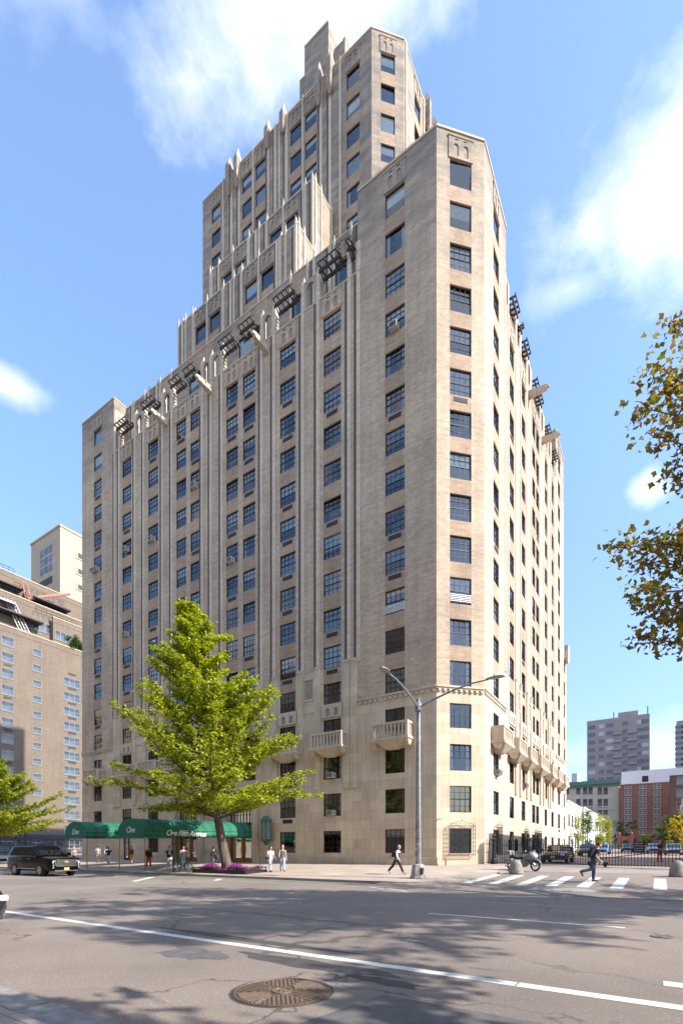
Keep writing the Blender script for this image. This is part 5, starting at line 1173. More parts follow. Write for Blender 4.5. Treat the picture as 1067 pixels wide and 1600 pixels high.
person('person in a black and white striped shirt and khaki shorts', g(37.2, -5.2), FACE_L - R(40), 1.72, ((10, 3), (-10, 10)), ((8, 20), (-8, 20)), 2, BLK, 'short', (.28, .22, .15), .8, (.3, .3, .3), (.03, .02, .015), .2, None, PG, SMAT)
person('person in a pale blue shirt and dark trousers under the left awning', g(35.9, -5.0), FACE_L - R(50), 1.68, ((-14, 14), (14, 4)), ((-10, 20), (12, 30)), 3, (.36, .42, .52), 'long', (.03, .03, .04), 1, (.3, .3, .3), (.02, .015, .012), .8, None, PG)
person('dark haired woman in a black top and white trousers left of the middle awning post', g(32.1, -7.2), FACE_R - R(35), 1.66, ((12, 4), (-12, 12)), ((-6, 50), (8, 60)), 2, (.03, .03, .035), 'short', WHT, 1, WHT, (.02, .014, .012), .8, None, PG)
person('person in a brown jacket with an orange skirt behind the middle awning post', g(31.0, -5.6), FACE_R - R(60), 1.66, ((6, 3), (-8, 8)), ((10, 40), (-6, 30)), 2, (.12, .075, .045), 'long', (.45, .20, .05), .75, BLK, (.04, .02, .015), .6, None, PG)
person('person in a bright red shirt standing in the entrance by the bronze doors', g(28.6, -1.2), FACE_R - R(60), 1.72, ((3, 2), (-3, 2)), ((0, 15), (0, 20)), 1, (.55, .02, .025), 'short', (.02, .02, .03), 1, BLK, (.02, .015, .012), .2, SKIN2, PG)
person('woman in a pale pink top beyond the bonnet of the black SUV', g(35.9, -8.3), FACE_R - R(60), 1.66, ((8, 3), (-8, 8)), ((30, 80), (20, 70)), 5, (.60, .36, .34), 'short', (.03, .03, .04), 1, BLK, (.40, .25, .14), .8, None, PG)
person('person in red orange work clothes standing behind the gate in the mews', W(-11.0, 13.0, apron_z(13)), R(-80), 1.72, ((5, 2), (-8, 4)), ((6, 30), (4, 70)), 2, (.05, .045, .05), 'short', (.50, .09, .04), 1, (.3, .1, .06), (.25, .2, .18), .2)
# ================================================================ STREET FURNITURE, AWNINGS
STEEL = plain('galvanised_steel', (.27, .28, .29), .45, .7, .2, 5); PLINTH = plain('dirty_grey_plinth', (.30, .28, .26), .8, .1, .35, 4)
def street_lamp():
    t = thing('street_lamp', 'tall grey steel street lamp with two arms on the corner pavement', 'street lamp', W(-.55, -10.5, side_z(-10.5)), YAW); H = 8.85
    b = MB(); b.lathe((0, 0, 0), [(.47, 0), (.47, .08), (.42, .1), (.34, .62), (.30, .70), (.2, .74)], 8); b.build('base', PLINTH, t)
    p = MB(); p.lathe((0, 0, 0), [(.155, .6), (.15, 1.5), (.105, H)], 8); p.build('pole', STEEL, t)
    c = MB(); c.lathe((0, 0, H - .25), [(.15, 0), (.17, .03), (.17, .4), (.13, .45), (.09, .47), (.09, .58), (.12, .6), (.06, .68)], 10); c.build('bracket_collar', STEEL, t)
    for (dx, dy, L) in ((0, -1, 3.3), (1, 0, 3.6)):
        a = MB(); pts = [Vector((dx, dy, 0)) * L * s + Vector((0, 0, H - .05 + .78 * math.sin(s * math.pi / 2) ** 1.0)) for s in (0, .15, .3, .45, .6, .8, 1)]; a.tube(pts, [.062, .058, .054, .05, .046, .04, .036], 8); ao = a.build('arm', STEEL, t)
        e = pts[-1]; h = MB(); D = Vector((dx, dy, 0)); S = Vector((-dy, dx, 0)); rings = []
        for s, w, hh in ((-.12, .05, .05), (.0, .09, .07), (.2, .17, .09), (.5, .19, .09), (.72, .14, .06), (.8, .05, .03)):
            c_ = e + D * s + Vector((0, 0, .02)); rings.append([c_ + S * (w * math.cos(q)) + Vector((0, 0, hh * math.sin(q) * (1 if math.sin(q) > 0 else .45))) for q in [2 * math.pi * k / 12 for k in range(12)]])
        loft(h, rings); ho = h.build('lamp_head', STEEL, ao, smooth=True)
    for z, h_, col, a0 in ((2.55, .16, (.55, .04, .12), -1.9), (2.75, .1, (.05, .3, .32), -1.6), (2.2, .12, (.6, .6, .58), -2.2), (1.7, .1, (.5, .5, .48), -1.4), (1.45, .14, (.62, .62, .6), -2.0), (.95, .16, (.5, .5, .5), -1.5), (2.0, .08, (.1, .1, .1), -1.2), (1.2, .1, (.12, .12, .13), -2.3)):
        s = MB(); rr = .158; s.poly([(rr * math.cos(a0 - .35), rr * math.sin(a0 - .35), z), (rr * math.cos(a0 + .35), rr * math.sin(a0 + .35), z), (rr * math.cos(a0 + .35), rr * math.sin(a0 + .35), z + h_), (rr * math.cos(a0 - .35), rr * math.sin(a0 - .35), z + h_)]); s.build('sticker', cloth(col), t)
    s = MB(); s.box(.18, .36, -.37, -.355, .15, .5); x = s.build('base_door', cloth((.06, .07, .06)), t); x.rotation_euler = (R(-8), 0, .12)
street_lamp()
GREENC = NT('green_canvas'); GREENC = GREENC.fin(GREENC.ramp(GREENC.noise(2.5, 5), .3, .7, (.013, .13, .072), (.018, .165, .095)), .7)
BRASSP = plain('brass_post', (.42, .27, .09), .35, .8, .15); LETTER = plain('white_lettering', (.8, .8, .78), .6, var=.02)
def text_mesh(s, size, shear=.35):
    c = bpy.data.curves.new('lettering', 'FONT'); c.body = s; c.size = size; c.shear = shear; c.extrude = .004; c.offset = .006; c.align_x = 'CENTER'; c.space_character = .92
    o = bpy.data.objects.new('lettering', c); COL.objects.link(o); dg = bpy.context.evaluated_depsgraph_get(); me = bpy.data.meshes.new_from_object(o.evaluated_get(dg)); bpy.data.objects.remove(o); me.materials.clear(); me.materials.append(LETTER); return me
def awning(label, uc, w, side, v0=-11.6, v1=.0):
    base = W(uc, v0, 0); t = thing('entrance_awning', label, 'awning', base, YAW, 'green entrance awnings'); D = v1 - v0; h = w / 2
    prof = [(-h, 0), (-h, .42)] + [(-h * math.cos(a), .42 + .98 * math.sin(a)) for a in [math.pi * k / 14 for k in range(1, 14)]] + [(h, .42), (h, 0)]
    zb = 2.43; rise = .022
    c = MB(); n = 12
    for k in range(n):
        ya, yb = D * k / n, D * (k + 1) / n; sag = lambda y: -.012 * abs(math.sin(y / D * math.pi * 4))
        for (x0, z0), (x1, z1) in zip(prof, prof[1:]): c.poly([(x0, ya, zb + z0 + rise * ya + sag(ya) * (z0 > .5)), (x1, ya, zb + z1 + rise * ya + sag(ya) * (z1 > .5)), (x1, yb, zb + z1 + rise * yb + sag(yb) * (z1 > .5)), (x0, yb, zb + z0 + rise * yb + sag(yb) * (z0 > .5))])
    co = c.build('canopy', GREENC, t, smooth=True); co.modifiers.new('thick', 'SOLIDIFY').thickness = .02
    e = MB(); e.poly([(x, -.004, zb + z) for x, z in prof]); e.build('end_panel', GREENC, t)
    s = MB()
    for x in (-h - .012, h + .012): s.poly([(x, 0, zb + .40), (x, D, zb + .40 + rise * D), (x, D, zb + .43 + rise * D), (x, 0, zb + .43)])
    s.build('valance_seam', plain('green_seam', (.008, .085, .05), .7), t)
    for x in (-h + .06, h - .06):
        p = MB(); gz = side_z(v0) ; p.tube([(x, .1, gz), (x, .1, zb + .05)], .042, 10); p.lathe((x, .1, gz), [(.09, 0), (.09, .03), (.05, .06)], 12); p.ball((x, .1, 1.4), .06, 8); p.build('post', BRASSP, t)
    f = MB()
    for k in range(5): y = D * k / 4 + (.05 if k == 0 else -.05 if k == 4 else 0); f.tube([(x * .985, y, zb + z * .985 + rise * y) for x, z in prof[1:-1]], .02, 6)
    for x in (-h + .03, h - .03): f.tube([(x, 0, zb + .02), (x, D, zb + .02 + rise * D)], .022, 6)
    f.build('frame', TRIM, t)
    o = inst('lettering', text_mesh('One', .62), t, (0, -.02, zb + .33), (R(90), 0, 0))
    if side:
        o = inst('lettering', text_mesh('One Fifth Avenue', .60), t, (h + .02, D * .33, zb + .0 + .07 + rise * D * .33), (R(90), 0, R(90)))
    return t
awning('green barrel awning over the right entrance, lettered along its side, with brass posts', 22.2, 3.25, True)
awning('green barrel awning over the left entrance, partly hidden by the nearer awning', 29.75, 3.25, False)
# flower bed round the ginkgo
def flower_bed():
    u0, u1, v0, v1 = 10.55, 15.1, -11.75, -9.7; cx_, cv = (u0 + u1)/2, (v0 + v1)/2; t = thing('flower_bed', 'raised bed of purple flowers with a low black rail round the tall ginkgo', 'flower bed', W(cx_, cv, side_z(cv)), YAW); a, b = (u1 - u0)/2, (v1 - v0)/2
    s = MB(); s.box(-a, a, -b, b, -.1, .10); s.build('soil', plain('dark_soil', (.05, .035, .025), .95), t)
    f = MB()
    for x0, x1, y0, y1 in ((-a - .05, a + .05, -b - .06, -b), (-a - .05, a + .05, b, b + .06), (-a - .06, -a, -b, b), (a, a + .06, -b, b)): f.box(x0, x1, y0, y1, -.1, .2); f.box(x0, x1, y0, y1, .30, .335)
    for k in range(9):
        for y in (-b - .03, b + .03): x = -a + 2 * a * k / 8; f.box(x - .015, x + .015, y - .015, y + .015, -.05, .42)
    f.build('edging_rail', M['iron'], t)
    r = random.Random(8); pts, gp_ = [], []
    for k in range(330):
        x, y = r.uniform(-a + .1, a - .1), r.uniform(-b + .1, b - .1); hh = .28 + .16 * math.sin(x * 2.6 + y * 3) + r.uniform(-.05, .08); 
        for j in range(13): pts.append(((x + r.gauss(0, .10), y + r.gauss(0, .10), max(.14, hh + r.gauss(0, .06))), 1))
        for j in range(5): gp_.append(((x + r.gauss(0, .12), y + r.gauss(0, .12), max(.1, hh - .12 + r.gauss(0, .06))), 1))
    o = leaf_mesh('flowers', pts, .085, leaf_mat('purple_petals', [(.20, .02, .16), (.36, .05, .30), (.45, .12, .40), (.28, .03, .18)], .3), t, r); o['kind'] = 'stuff'
    o = leaf_mesh('foliage', gp_, .10, leaf_mat('bed_leaves', [(.03, .07, .02), (.06, .11, .03)], .3), t, r); o['kind'] = 'stuff'
flower_bed()
def sign_pole():
    t = thing('sign_pole', 'black street sign pole with a dark red plate seen edge on, beside the bicycle', 'sign', W(16.95, -11.9, side_z(-11.9)), YAW); p = MB(); p.tube([(0, 0, -.1), (0, 0, 2.6)], .05, 8); p.build('pole', M['iron'], t)
    s = MB(); s.box(-.10, .10, -.075, -.06, 1.85, 2.55); s.build('sign_plate', plain('dark_red_plate', (.10, .02, .02), .5), t); s = MB(); s.box(-.05, .05, -.081, -.0755, 2.0, 2.3); s.build('sign_face', plain('worn_red', (.35, .05, .05), .5), t)
sign_pole()
t = thing('alarm_lamp', 'dark red lamp with a black cap on a post above the left awning', 'lamp', W(47.2, -7.5, side_z(-7.5)), YAW); p = MB(); p.tube([(0, 0, 0), (0, 0, 4.5)], .06, 8); p.build('pole', M['iron'], t)
p = MB(); p.lathe((0, 0, 4.45), [(.2, 0), (.36, .12), (.4, .4), (.34, .62), (.2, .7)], 14); p.build('lamp_globe', plain('dark_red_glass', (.22, .012, .02), .25, 0, .1), t); p = MB(); p.lathe((0, 0, 5.1), [(.28, 0), (.2, .12), (.06, .2), (.05, .45), (.01, .55)], 12); p.build('cap', M['iron'], t)
STONEB = plain('weathered_granite', (.23, .205, .18), .9, var=.3, scale=5)
for u, v, lab in ((-4.25, -5.5, 'domed stone bollard in front of the motorcycle'), (-11.75, -4.75, 'domed stone bollard at the right edge in front of the gate')):
    b = MB(); b.lathe((0, 0, 0), [(.40, -.05), (.385, .1), (.35, .35), (.30, .55), (.24, .68), (.15, .77), (.03, .81)], 24); tag(b.build('stone_bollard', STONEB, None, smooth=True, loc=W(u, v, apron_z(v))), lab, 'bollard', 'stone bollards at the mews entrance')
b = MB(); b.tube([(0, 0, 0), (0, 0, .45)], .06, 10); b.tube([(-.13, -.02, .42), (0, -.05, .47), (.13, -.02, .42)], .055, 8); b.lathe((0, 0, .44), [(.09, 0), (.09, .08), (.02, .12)], 10)
for x in (-.16, .16): b.ball((x, -.06, .44), .065, 8)
tag(b.build('standpipe', plain('old_brass', (.40, .25, .10), .45, .6, .2), None, loc=W(2.0, .05, side_z(0)), rot=(0, 0, YAW + R(45))), 'small brass standpipe against the wall under the grilled corner window', 'standpipe')
# ---- iron gates of the mews
GA, GB, GC = (-.75, 2.6), (-3.05, 3.1), (-12.6, .9)
def gate_post(u, v, lab):
    t = thing('gate_post', lab, 'gate post', W(u, v, apron_z(min(v, 3))), YAW, 'cast iron gate posts'); b = MB(); b.lathe((0, 0, 0), [(.25, -.1), (.25, .35), (.19, .42), (.165, .5), (.15, 1.75), (.20, 1.8), (.22, 1.88), (.15, 1.93)], 10); b.build('shaft', M['iron'], t); c = MB(); c.lathe((0, 0, 1.93), [(.1, 0), (.06, .06), (.13, .16), (.11, .26), (.03, .34)], 10); c.build('finial', M['iron'], t)
gate_post(*GA, 'black cast iron gate post nearest the building corner'); gate_post(*GB, 'black cast iron gate post just behind the motorcycle'); gate_post(*GC, 'black cast iron gate post beyond the right edge')
def gate(name, label, p0, p1, h, n, cat, diag=0, group=None):
    a, b = W(*p0, 0), W(*p1, 0); d = b - a; L = d.length; z0 = apron_z(min(3, p0[1])) + .04; a.z = z0; slope = (apron_z(min(3, p1[1])) - apron_z(min(3, p0[1]))) / L; t = thing(name, label, cat, a, math.atan2(d.y, d.x), group)
    k_ = MB()
    for k in range(n + 1):
        x = .06 + (L - .12) * k / n; hh = h + (.22 if k % 2 else .1); k_.box(x - .016, x + .016, -.016, .016, .06 + slope * x, hh, 0); k_.taper((x, 0), .05, .004, hh, hh + .12, 0)
    k_.build('pickets', M['iron'], t); r = MB()
    T = lambda z: [(0, 0, z), (L, 0, z + slope * L)]
    r.tube(T(.12), .028, 6)
    if diag == 0: r.tube(T(h - .1), .026, 6); r.tube(T(h * .55), .022, 6)
    elif diag > 0: r.tube([(0, 0, h * .95), (L, 0, h * .42)], .03, 6); r.tube([(0, 0, h * .5), (L, 0, h * .5)], .018, 6)
    else: r.tube([(0, 0, h * .42), (L, 0, h * .95)], .03, 6); r.tube([(0, 0, h * .5), (L, 0, h * .5)], .018, 6)
    r.build('rails', M['iron'], t)
    if diag:
        x = L - .4 if diag > 0 else .4; w = MB(); w.lathe((0, 0, 0), [(.09, -.04), (.09, .04)], 12, 0, lambda X, Y, Z: (x + X, -.1 + Z, .05 + Y)); w.box(x - .15, x + .15, -.16, -.04, .1, .28); w.build('caster', M['iron'], t)
    return t
mid = ((GB[0] + GC[0]) / 2 + .25, (GB[1] + GC[1]) / 2); mid2 = (mid[0] - .12, mid[1] - .03)
gate('pedestrian_gate', 'narrow black iron gate between the two posts beside the building', (GA[0] - .2, GA[1]), (GB[0] + .2, GB[1]), 1.5, 12, 'gate', 0)
gate('wall_railing', 'short black iron railing joining the building to the first gate post', (-.05, 2.75), (GA[0] + .2, GA[1]), 1.6, 3, 'railing', 0)
gl_ = gate('carriage_gate', 'left leaf of the black iron mews gate, in front of the black sedan', (GB[0] - .2, GB[1] - .02), mid, 1.18, 26, 'gate', 1, 'leaves of the mews gate')
gr_ = gate('carriage_gate', 'right leaf of the black iron mews gate, behind the right bollard', mid2, (GC[0] + .2, GC[1] + .02), 1.18, 26, 'gate', -1, 'leaves of the mews gate')
for (s, w, z0, z1, lab) in ((.28, .62, 1.05, 1.3, 'small black notice board on the left gate leaf'), (.72, .62, .95, 1.62, 'square black notice board on the right part of the gate')):
    u, v = GB[0] + (GC[0] - GB[0]) * s, GB[1] + (GC[1] - GB[1]) * s - .09; t = thing('notice_board', lab, 'sign', W(u, v, apron_z(v)), YAW + math.atan2(GB[1] - GC[1], GB[0] - GC[0]) * -1, 'notice boards on the mews gate'); b = MB(); b.box(-w/2, w/2, -.02, .02, z0, z1); b.build('board', plain('black_board', (.008, .008, .009), .4), t)
    l = MB(); n = 2 if z1 - z0 < .4 else 4
    r = random.Random(int(s * 100))
    for k in range(n):
        zz = z1 - .08 - k * (z1 - z0 - .08) / n; x = -w * .4
        while x < w * .38: ww = r.uniform(.02, .05); l.box(x, x + ww, -.026, -.021, zz - .035, zz); x += ww + .018
    l.build('lettering', cloth((.5, .5, .48)), t)
# ================================================================ NEIGHBOURING BUILDINGS
WPAINT = plain('pale_window_paint', (.27, .27, .26), .5); GLD = NT('dim_glass'); GLD = GLD.fin(GLD.ramp(GLD.noise(.3, 3), .4, .6, (.02, .025, .03), (.10, .12, .15)), .08, 0, 1.0)
SW = {}
def swin(parent, o, ax, s, z, w, h, kind='plain', mat=None, out=.0):
    """o = origin of the face, ax = unit vector along it; outward is to the right of the wall seen from outside: ax rotated by -90 degrees"""
    key = (round(w, 2), round(h, 2), kind, mat.name if mat else '')
    if key not in SW:
        f = MB(); t = .07
        for x0, x1, z0, z1 in ((-w/2, w/2, h/2 - t, h/2), (-w/2, w/2, -h/2, -h/2 + t), (-w/2, -w/2 + t, -h/2 + t, h/2 - t), (w/2 - t, w/2, -h/2 + t, h/2 - t)): f.box(x0, x1, -.05, .04, z0, z1)
        if kind in ('sash', 'pair', 'triple'): f.box(-w/2 + t, w/2 - t, -.045, .035, -.03, .03)
        if kind == 'pair': f.box(-.05, .05, -.048, .036, -h/2 + t, h/2 - t)
        if kind == 'triple':
            for x in (-w/6, w/6): f.box(x - .04, x + .04, -.048, .036, -h/2 + t, h/2 - t)
        f.box(-w/2 - .06, w/2 + .06, -.12, .0, -h/2 - .08, -h/2)
        p = MB(); p.poly([(-w/2, -.012, -h/2), (w/2, -.012, -h/2), (w/2, -.012, h/2), (-w/2, -.012, h/2)]); SW[key] = (f.mesh('window', mat or WPAINT), p.mesh('pane', GLD))
    fm, pm = SW[key]; q = inst('window', fm, parent, Vector(o) + Vector(ax) * s + Vector((0, 0, z)), (0, 0, math.atan2(ax[1], ax[0]))); inst('pane', pm, q); return q
def bbox(name, label, u0, u1, v0, v1, z0, z1, mat, roofm=None, cap=.3):
    t = thing(name, label, 'building', W(u0, v0, 0), YAW); du, dv = u1 - u0, v1 - v0; b = MB(); b.box(-du, 0, 0, dv, z0, z1); b.build('walls', mat, t)
    if cap: c = MB(); c.box(-du - .12, .12, -.12, dv + .12, z1 + .002, z1 + cap); c.build('parapet', roofm or mat, t)
    return t
TAN = brick_mat('shaded_neighbour_brick', (.22, .17, .128), (.175, .135, .10), (.195, .155, .12), .4, .13, .015, .12, .15); TANL = plain('pale_render', (.42, .335, .24), .85, var=.12, scale=1); AWS = plain('white_steel', (.6, .6, .6), .5)  # brick darkened: the shade on the neighbour's long wall is in this colour
def neighbour():
    # the long wall faces the tall building across the side street (local x = -u, y = v; that wall is local x = 0)
    U0, V0 = 112.0, 6.0; t = thing('terraced_apartment_block', 'tan apartment block with stepped terraces and a pale roof tower at the left edge', 'building', W(U0, V0, 0), YAW)
    D = 44.0; ax = (0, 1, 0); H0 = 50.6; y_ = lambda px: onu_px(px, U0) - V0
    #        set back, from, to, bottom, top
    tiers = [(0, 0, D, -.5, H0), (3.0, 0, D, H0, 59.6), (7.0, 1.0, D - 3, 59.6, 66.5), (5.2, y_(58), D - 1, 59.6, 64.0), (1.6, y_(88), D, H0, 57.4)]
    for k, (x, y0, y1, z0, z1) in enumerate(tiers):
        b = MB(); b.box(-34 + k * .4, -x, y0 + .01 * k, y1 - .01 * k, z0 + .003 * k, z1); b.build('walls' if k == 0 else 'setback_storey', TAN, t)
    b = [(0, 0, D, H0), (3.0, 0, D, 59.6), (7.0, 1, D - 3, 66.5), (1.6, y_(88), D, 57.4)]
    for x, y0, y1, z in b:
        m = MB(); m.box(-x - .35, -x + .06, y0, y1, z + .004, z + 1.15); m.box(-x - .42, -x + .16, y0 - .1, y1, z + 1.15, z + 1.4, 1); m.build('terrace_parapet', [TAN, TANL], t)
    # added terrace slabs, black to put the shadow of the slots into the colour
    for x, y0, y1, z in ((2.9, y_(0), y_(70), 55.6), (6.9, y_(0), y_(52), 63.6), (5.1, y_(62), y_(120), 62.2)):
        m = MB(); m.box(-x, -x + 2.6, y0, y1, z, z + .3); m.build('terrace_shade_slab', TRIM, t)
    for k in range(13):
        z = 4.6 + 3.66 * k
        swin(t, (0, 0, 0), ax, y_(12), z, 2.5, 2.2, 'sash'); swin(t, (0, 0, 0), ax, y_(58), z - .5, 1.9, 1.6, 'sash')
        if z < 46: swin(t, (0, 0, 0), ax, y_(112.5), z - 1.6, 4.0, 2.1, 'triple')
        if k % 2:
            m = MB(); m.box(.0, .06, y_(12) - .8, y_(12) + .8, z - 1.95, z - 1.5); m.build('louvre', M['grille'], t)
        m = MB(); m.box(.0, .06, y_(112.5) - 1, y_(112.5) + 1, z - 3.4, z - 2.95); m.build('louvre', M['grille'], t)
    for px, z, w, x in ((22, 56.4, 2.8, 3.0), (4, 56.4, 2.4, 3.0), (60, 55.6, 3.2, 3.0), (80, 55.8, 3.6, 3.0), (100, 54.6, 2.6, 1.6), (116, 54.6, 2.4, 1.6), (22, 64.0, 3.4, 7.0), (40, 63.8, 2.0, 7.0), (78, 62.0, 2.6, 5.2), (95, 62.0, 2.2, 5.2), (110, 62.2, 2.6, 5.2)):
        swin(t, (-x + .02, 0, 0), ax, y_(px), z, w, 2.3, 'pair')
    for y0 in (y_(27), y_(38)):
        m = MB()
        for dy in (-.4, .4): m.tube([(-.4, y0 + dy + 2, H0 - .4), (-3.4, y0 + dy - 1.4, 60.5)], .09, 5)
        for k in range(16): q = k / 16; m.tube([(-.4 - 3 * q, y0 - .4 + 2 - 3.4 * q, H0 - .4 + 10.6 * q), (-.4 - 3 * q, y0 + .4 + 2 - 3.4 * q, H0 - .4 + 10.6 * q)], .05, 4)
        m.build('roof_ladder', AWS, t)
    m = MB(); y = y_(70); m.tube([(-4, y - 2, 59.8), (-4, y - 3.2, 65.5)], .14, 5); m.tube([(-4, y - .8, 59.8), (-4, y - 2.0, 65)], .14, 5); m.tube([(-3.6, y - 2.2, 61.5), (-3.8, y + 8, 67.2)], .34, 6); m.build('roof_derrick', plain('faded_red_steel', (.42, .16, .12), .7), t)
    for px0, px1, z, x in ((40, 118, 64.0, 5.4), (0, 45, 67.8, 7.1), (62, 126, 58.6, 1.8), (0, 60, 60.9, 3.1)):
        m = MB(); y0, y1 = y_(px0), y_(px1); m.tube([(-x, y0, z + 1.2), (-x, y1, z + 1.2)], .06, 4); m.tube([(-x, y0, z + .6), (-x, y1, z + .6)], .04, 4); n = int((y1 - y0) / 1.4) + 1
        for k in range(n + 1): yy = y0 + (y1 - y0) * k / n; m.tube([(-x, yy, z - .2), (-x, yy, z + 1.2)], .04, 4)
        m.build('terrace_railing', M['iron'], t)
    m = MB(); y0, y1 = y_(0), y_(33)
    for k in range(14): a, c = y0 + (y1 - y0) * k / 14, y0 + (y1 - y0) * (k + 1) / 14; m.poly([(-3.0, a, 59.2), (-3.0, c, 59.2), (-.9, c, 57.8), (-.9, a, 57.8)], k % 2)
    m.build('striped_awning', [AWS, M['grille']], t)
    m = MB(); m.box(.02, .5, 0, D, 4.2, 5.2); m.build('shop_canopy', plain('navy_canopy', (.02, .03, .06), .6), t)
    for k in range(9): swin(t, (.02, 0, 0), ax, 3 + 4.4 * k, 2.5, 3.8, 2.9, 'pair', M['frame'])
    # the roof tower: its avenue wall and its lit side wall meet at the corner seen in the photo
    tx = -11.0; tv = onu_px(94, U0 - tx) - V0; zt = zpx(822, U0 - tx, tv + V0)
    m = MB(); m.box(tx - 15.5, tx, tv, tv + 20, 60, zt); m.build('roof_tower', TANL, t); m = MB(); m.box(tx - 15.8, tx + .2, tv - .2, tv + 20.2, zt + .003, zt + .5); m.build('tower_coping', TANL, t)
    for k in range(3):
        z = zt - 5.4 - 4.3 * k; m = MB(); m.box(tx, tx + .18, tv + 4.2, tv + 12.5, z - 1.0, z + 1.0); m.box(tx + .18, tx + .21, tv + 4.7, tv + 12, z - .65, z + .65, 1); m.build('tower_panel', [TANL, M['grille']], t)
    for a in range(3):
        for c in range(3): m = MB(); x = tx - 5.0 - 2.3 * a; z = zt - 4.4 - 2.5 * c; m.box(x - .85, x + .85, tv - .06, tv, z - .95, z + .95); m.build('tower_window', GLD, t)
    m = MB(); m.box(tx - 12.5, tx - 4, tv - .1, tv, zt - 13.8, zt - 12); m.build('tower_louvre', M['grille'], t)
    return t
def onu_px(px, u):
    r = (px - 533.5) / 770.6; return (r * (KY + u * SR) - (KX - u * CR)) / (SR - r * CR)
def onv_px(px, v):
    r = (px - 533.5) / 770.6; return (KX + v * SR - r * (KY + v * CR)) / (CR + r * SR)
def depth(u, v): return KY + u * SR + v * CR
def zpx(py, u, v): return 1.4 + (1330 - py) * depth(u, v) / 770.6
def bush(name, label, loc, size, mat, n, seed, cat='plant', group=None, leaf=.2, stem=True, base=0):
    r = random.Random(seed); t = thing(name, label, cat, loc, YAW, group); pts = []
    cl = [(Vector((r.uniform(-1, 1) * size[0], r.uniform(-1, 1) * size[1], base + r.random() * size[2]))) for _ in range(max(6, n // 40))]
    for k in range(n): c = r.choice(cl); pts.append((c + Vector((r.gauss(0, .3), r.gauss(0, .3), r.gauss(0, .35))), 1))
    leaf_mesh('foliage', pts, leaf, mat, t, r)
    s = MB()
    for c in cl[:10]: s.tube([(c.x * .2, c.y * .2, 0), (c.x * .5, c.y * .5, c.z * .6), tuple(c)], [.05, .035, .015], 5)
    s.build('stems', BARK, t)
    return t
YG = leaf_mat('yellow_green_leaves', [(.14, .20, .02), (.26, .28, .03), (.38, .34, .04)], .5); DG = leaf_mat('mid_green_leaves', [(.03, .07, .015), (.07, .13, .025), (.12, .18, .03)], .45); YL = leaf_mat('yellow_leaves', [(.38, .30, .03), (.48, .38, .04), (.30, .26, .03)], .5)
neighbour()
bush('terrace_shrub', 'dark green shrub on the terrace of the tan block, against the tall building', W(112.8, onu_px(121, 112), 51.6), (.8, 1.8, 3.4), DG, 700, 3, leaf=.5)
# white mews houses along the left side of the lane
WR = plain('white_render', (.62, .60, .56), .85, var=.08, scale=1); GREYR = plain('slate_grey', (.16, .16, .16), .8)
for k, (v0, v1, h, dz, lab) in enumerate(((43.5, 60, 7.6, 0, 'white two storey mews house next to the tall building'), (60.2, 82, 7.6, .25, 'white two storey mews house with green and yellow climbers'), (82.2, 108, 7.2, .1, 'white mews house farthest down the lane on the left'))):
    t = bbox('mews_house', lab, .3 - dz, 9, v0, v1, -.3, apron_z(v0) + h, WR, WR, .3); t['group'] = 'white mews houses'
    g0 = apron_z(v0); n = int((v1 - v0) / 3.4)
    for a in range(n):
        y = 1.8 + 3.4 * a; swin(t, (0, 0, 0), (0, 1, 0), y, g0 + 5.1, 1.1, 1.6, 'sash', M['frame'])
        if a % 3 == 1: d = MB(); d.box(0, .06, y - .6, y + .6, g0, g0 + 2.3); d.build('door', plain('dark_door', (.03, .05, .05), .5), t)
        else: swin(t, (0, 0, 0), (0, 1, 0), y, g0 + 1.9, 1.1, 1.7, 'sash', M['frame'])
    c = MB(); c.box(-4, -3.2, 3, 4.2, g0 + h, g0 + h + 1.6); c.build('chimney', WR, t)
for px, w, h, m, lab, sd_ in ((902, 1.1, 5.8, YG, 'yellow green climber on the first white mews house', 1), (917, 1.6, 7.2, DG, 'bright green climber on the white mews house', 2), (937, 2.6, 7.2, YG, 'broad yellow green climber covering the white mews house', 4), (949, 3.0, 7.0, YG, 'farther yellow green climber at the end of the white houses', 6)):
    v = onu_px(px, -.6); bush('climbing_plant', lab, W(-.7, v, apron_z(v)), (.35, w, h), m, int(380 * w * h / 4), sd_, 'climbing plant', 'climbing plants on the mews houses', .3)
# end of the mews
GSTONE = plain('grey_limestone', (.52, .45, .36), .9, var=.15, scale=.4); REDB = brick_mat('red_brick', (.38, .15, .10), (.31, .115, .075), (.33, .2, .14), .6, .2, .02); DKB = brick_mat('dark_red_brick', (.17, .085, .065), (.13, .065, .05), (.15, .1, .08), .6, .2, .02)
def endblock(label, name, px0, px1, v, depth_, ytop, mat, cols, rows, ww, wh, kind, wm, cornice=None, cap=.4):
    ua, ub = onv_px(px0, v), onv_px(px1, v); zt = zpx(ytop, ub, v); t = thing(name, label, 'building', W(ub, v, 0), YAW); L = ua - ub; b = MB(); b.box(-L, 0, 0, depth_, 0, zt); b.build('walls', mat, t)
    if cornice: c = MB(); c.box(-L - .5, .5, -.9, 1, zt + .002, zt + 1.2); c.box(-L - .3, .3, -.5, 1, zt - .7, zt); c.build('cornice', cornice, t)
    elif cap: c = MB(); c.box(-L - .1, .1, -.15, 1, zt + .002, zt + cap); c.build('parapet', mat, t)
    for px in cols:
        for y in rows: u = onv_px(px, v); swin(t, (-L, 0, 0), (1, 0, 0), L - (u - ub), zpx(y, u, v) , ww, wh, kind, wm)
    return t, L, zt
DEEPF = plain('dark_window_surround', (.05, .045, .04), .8)
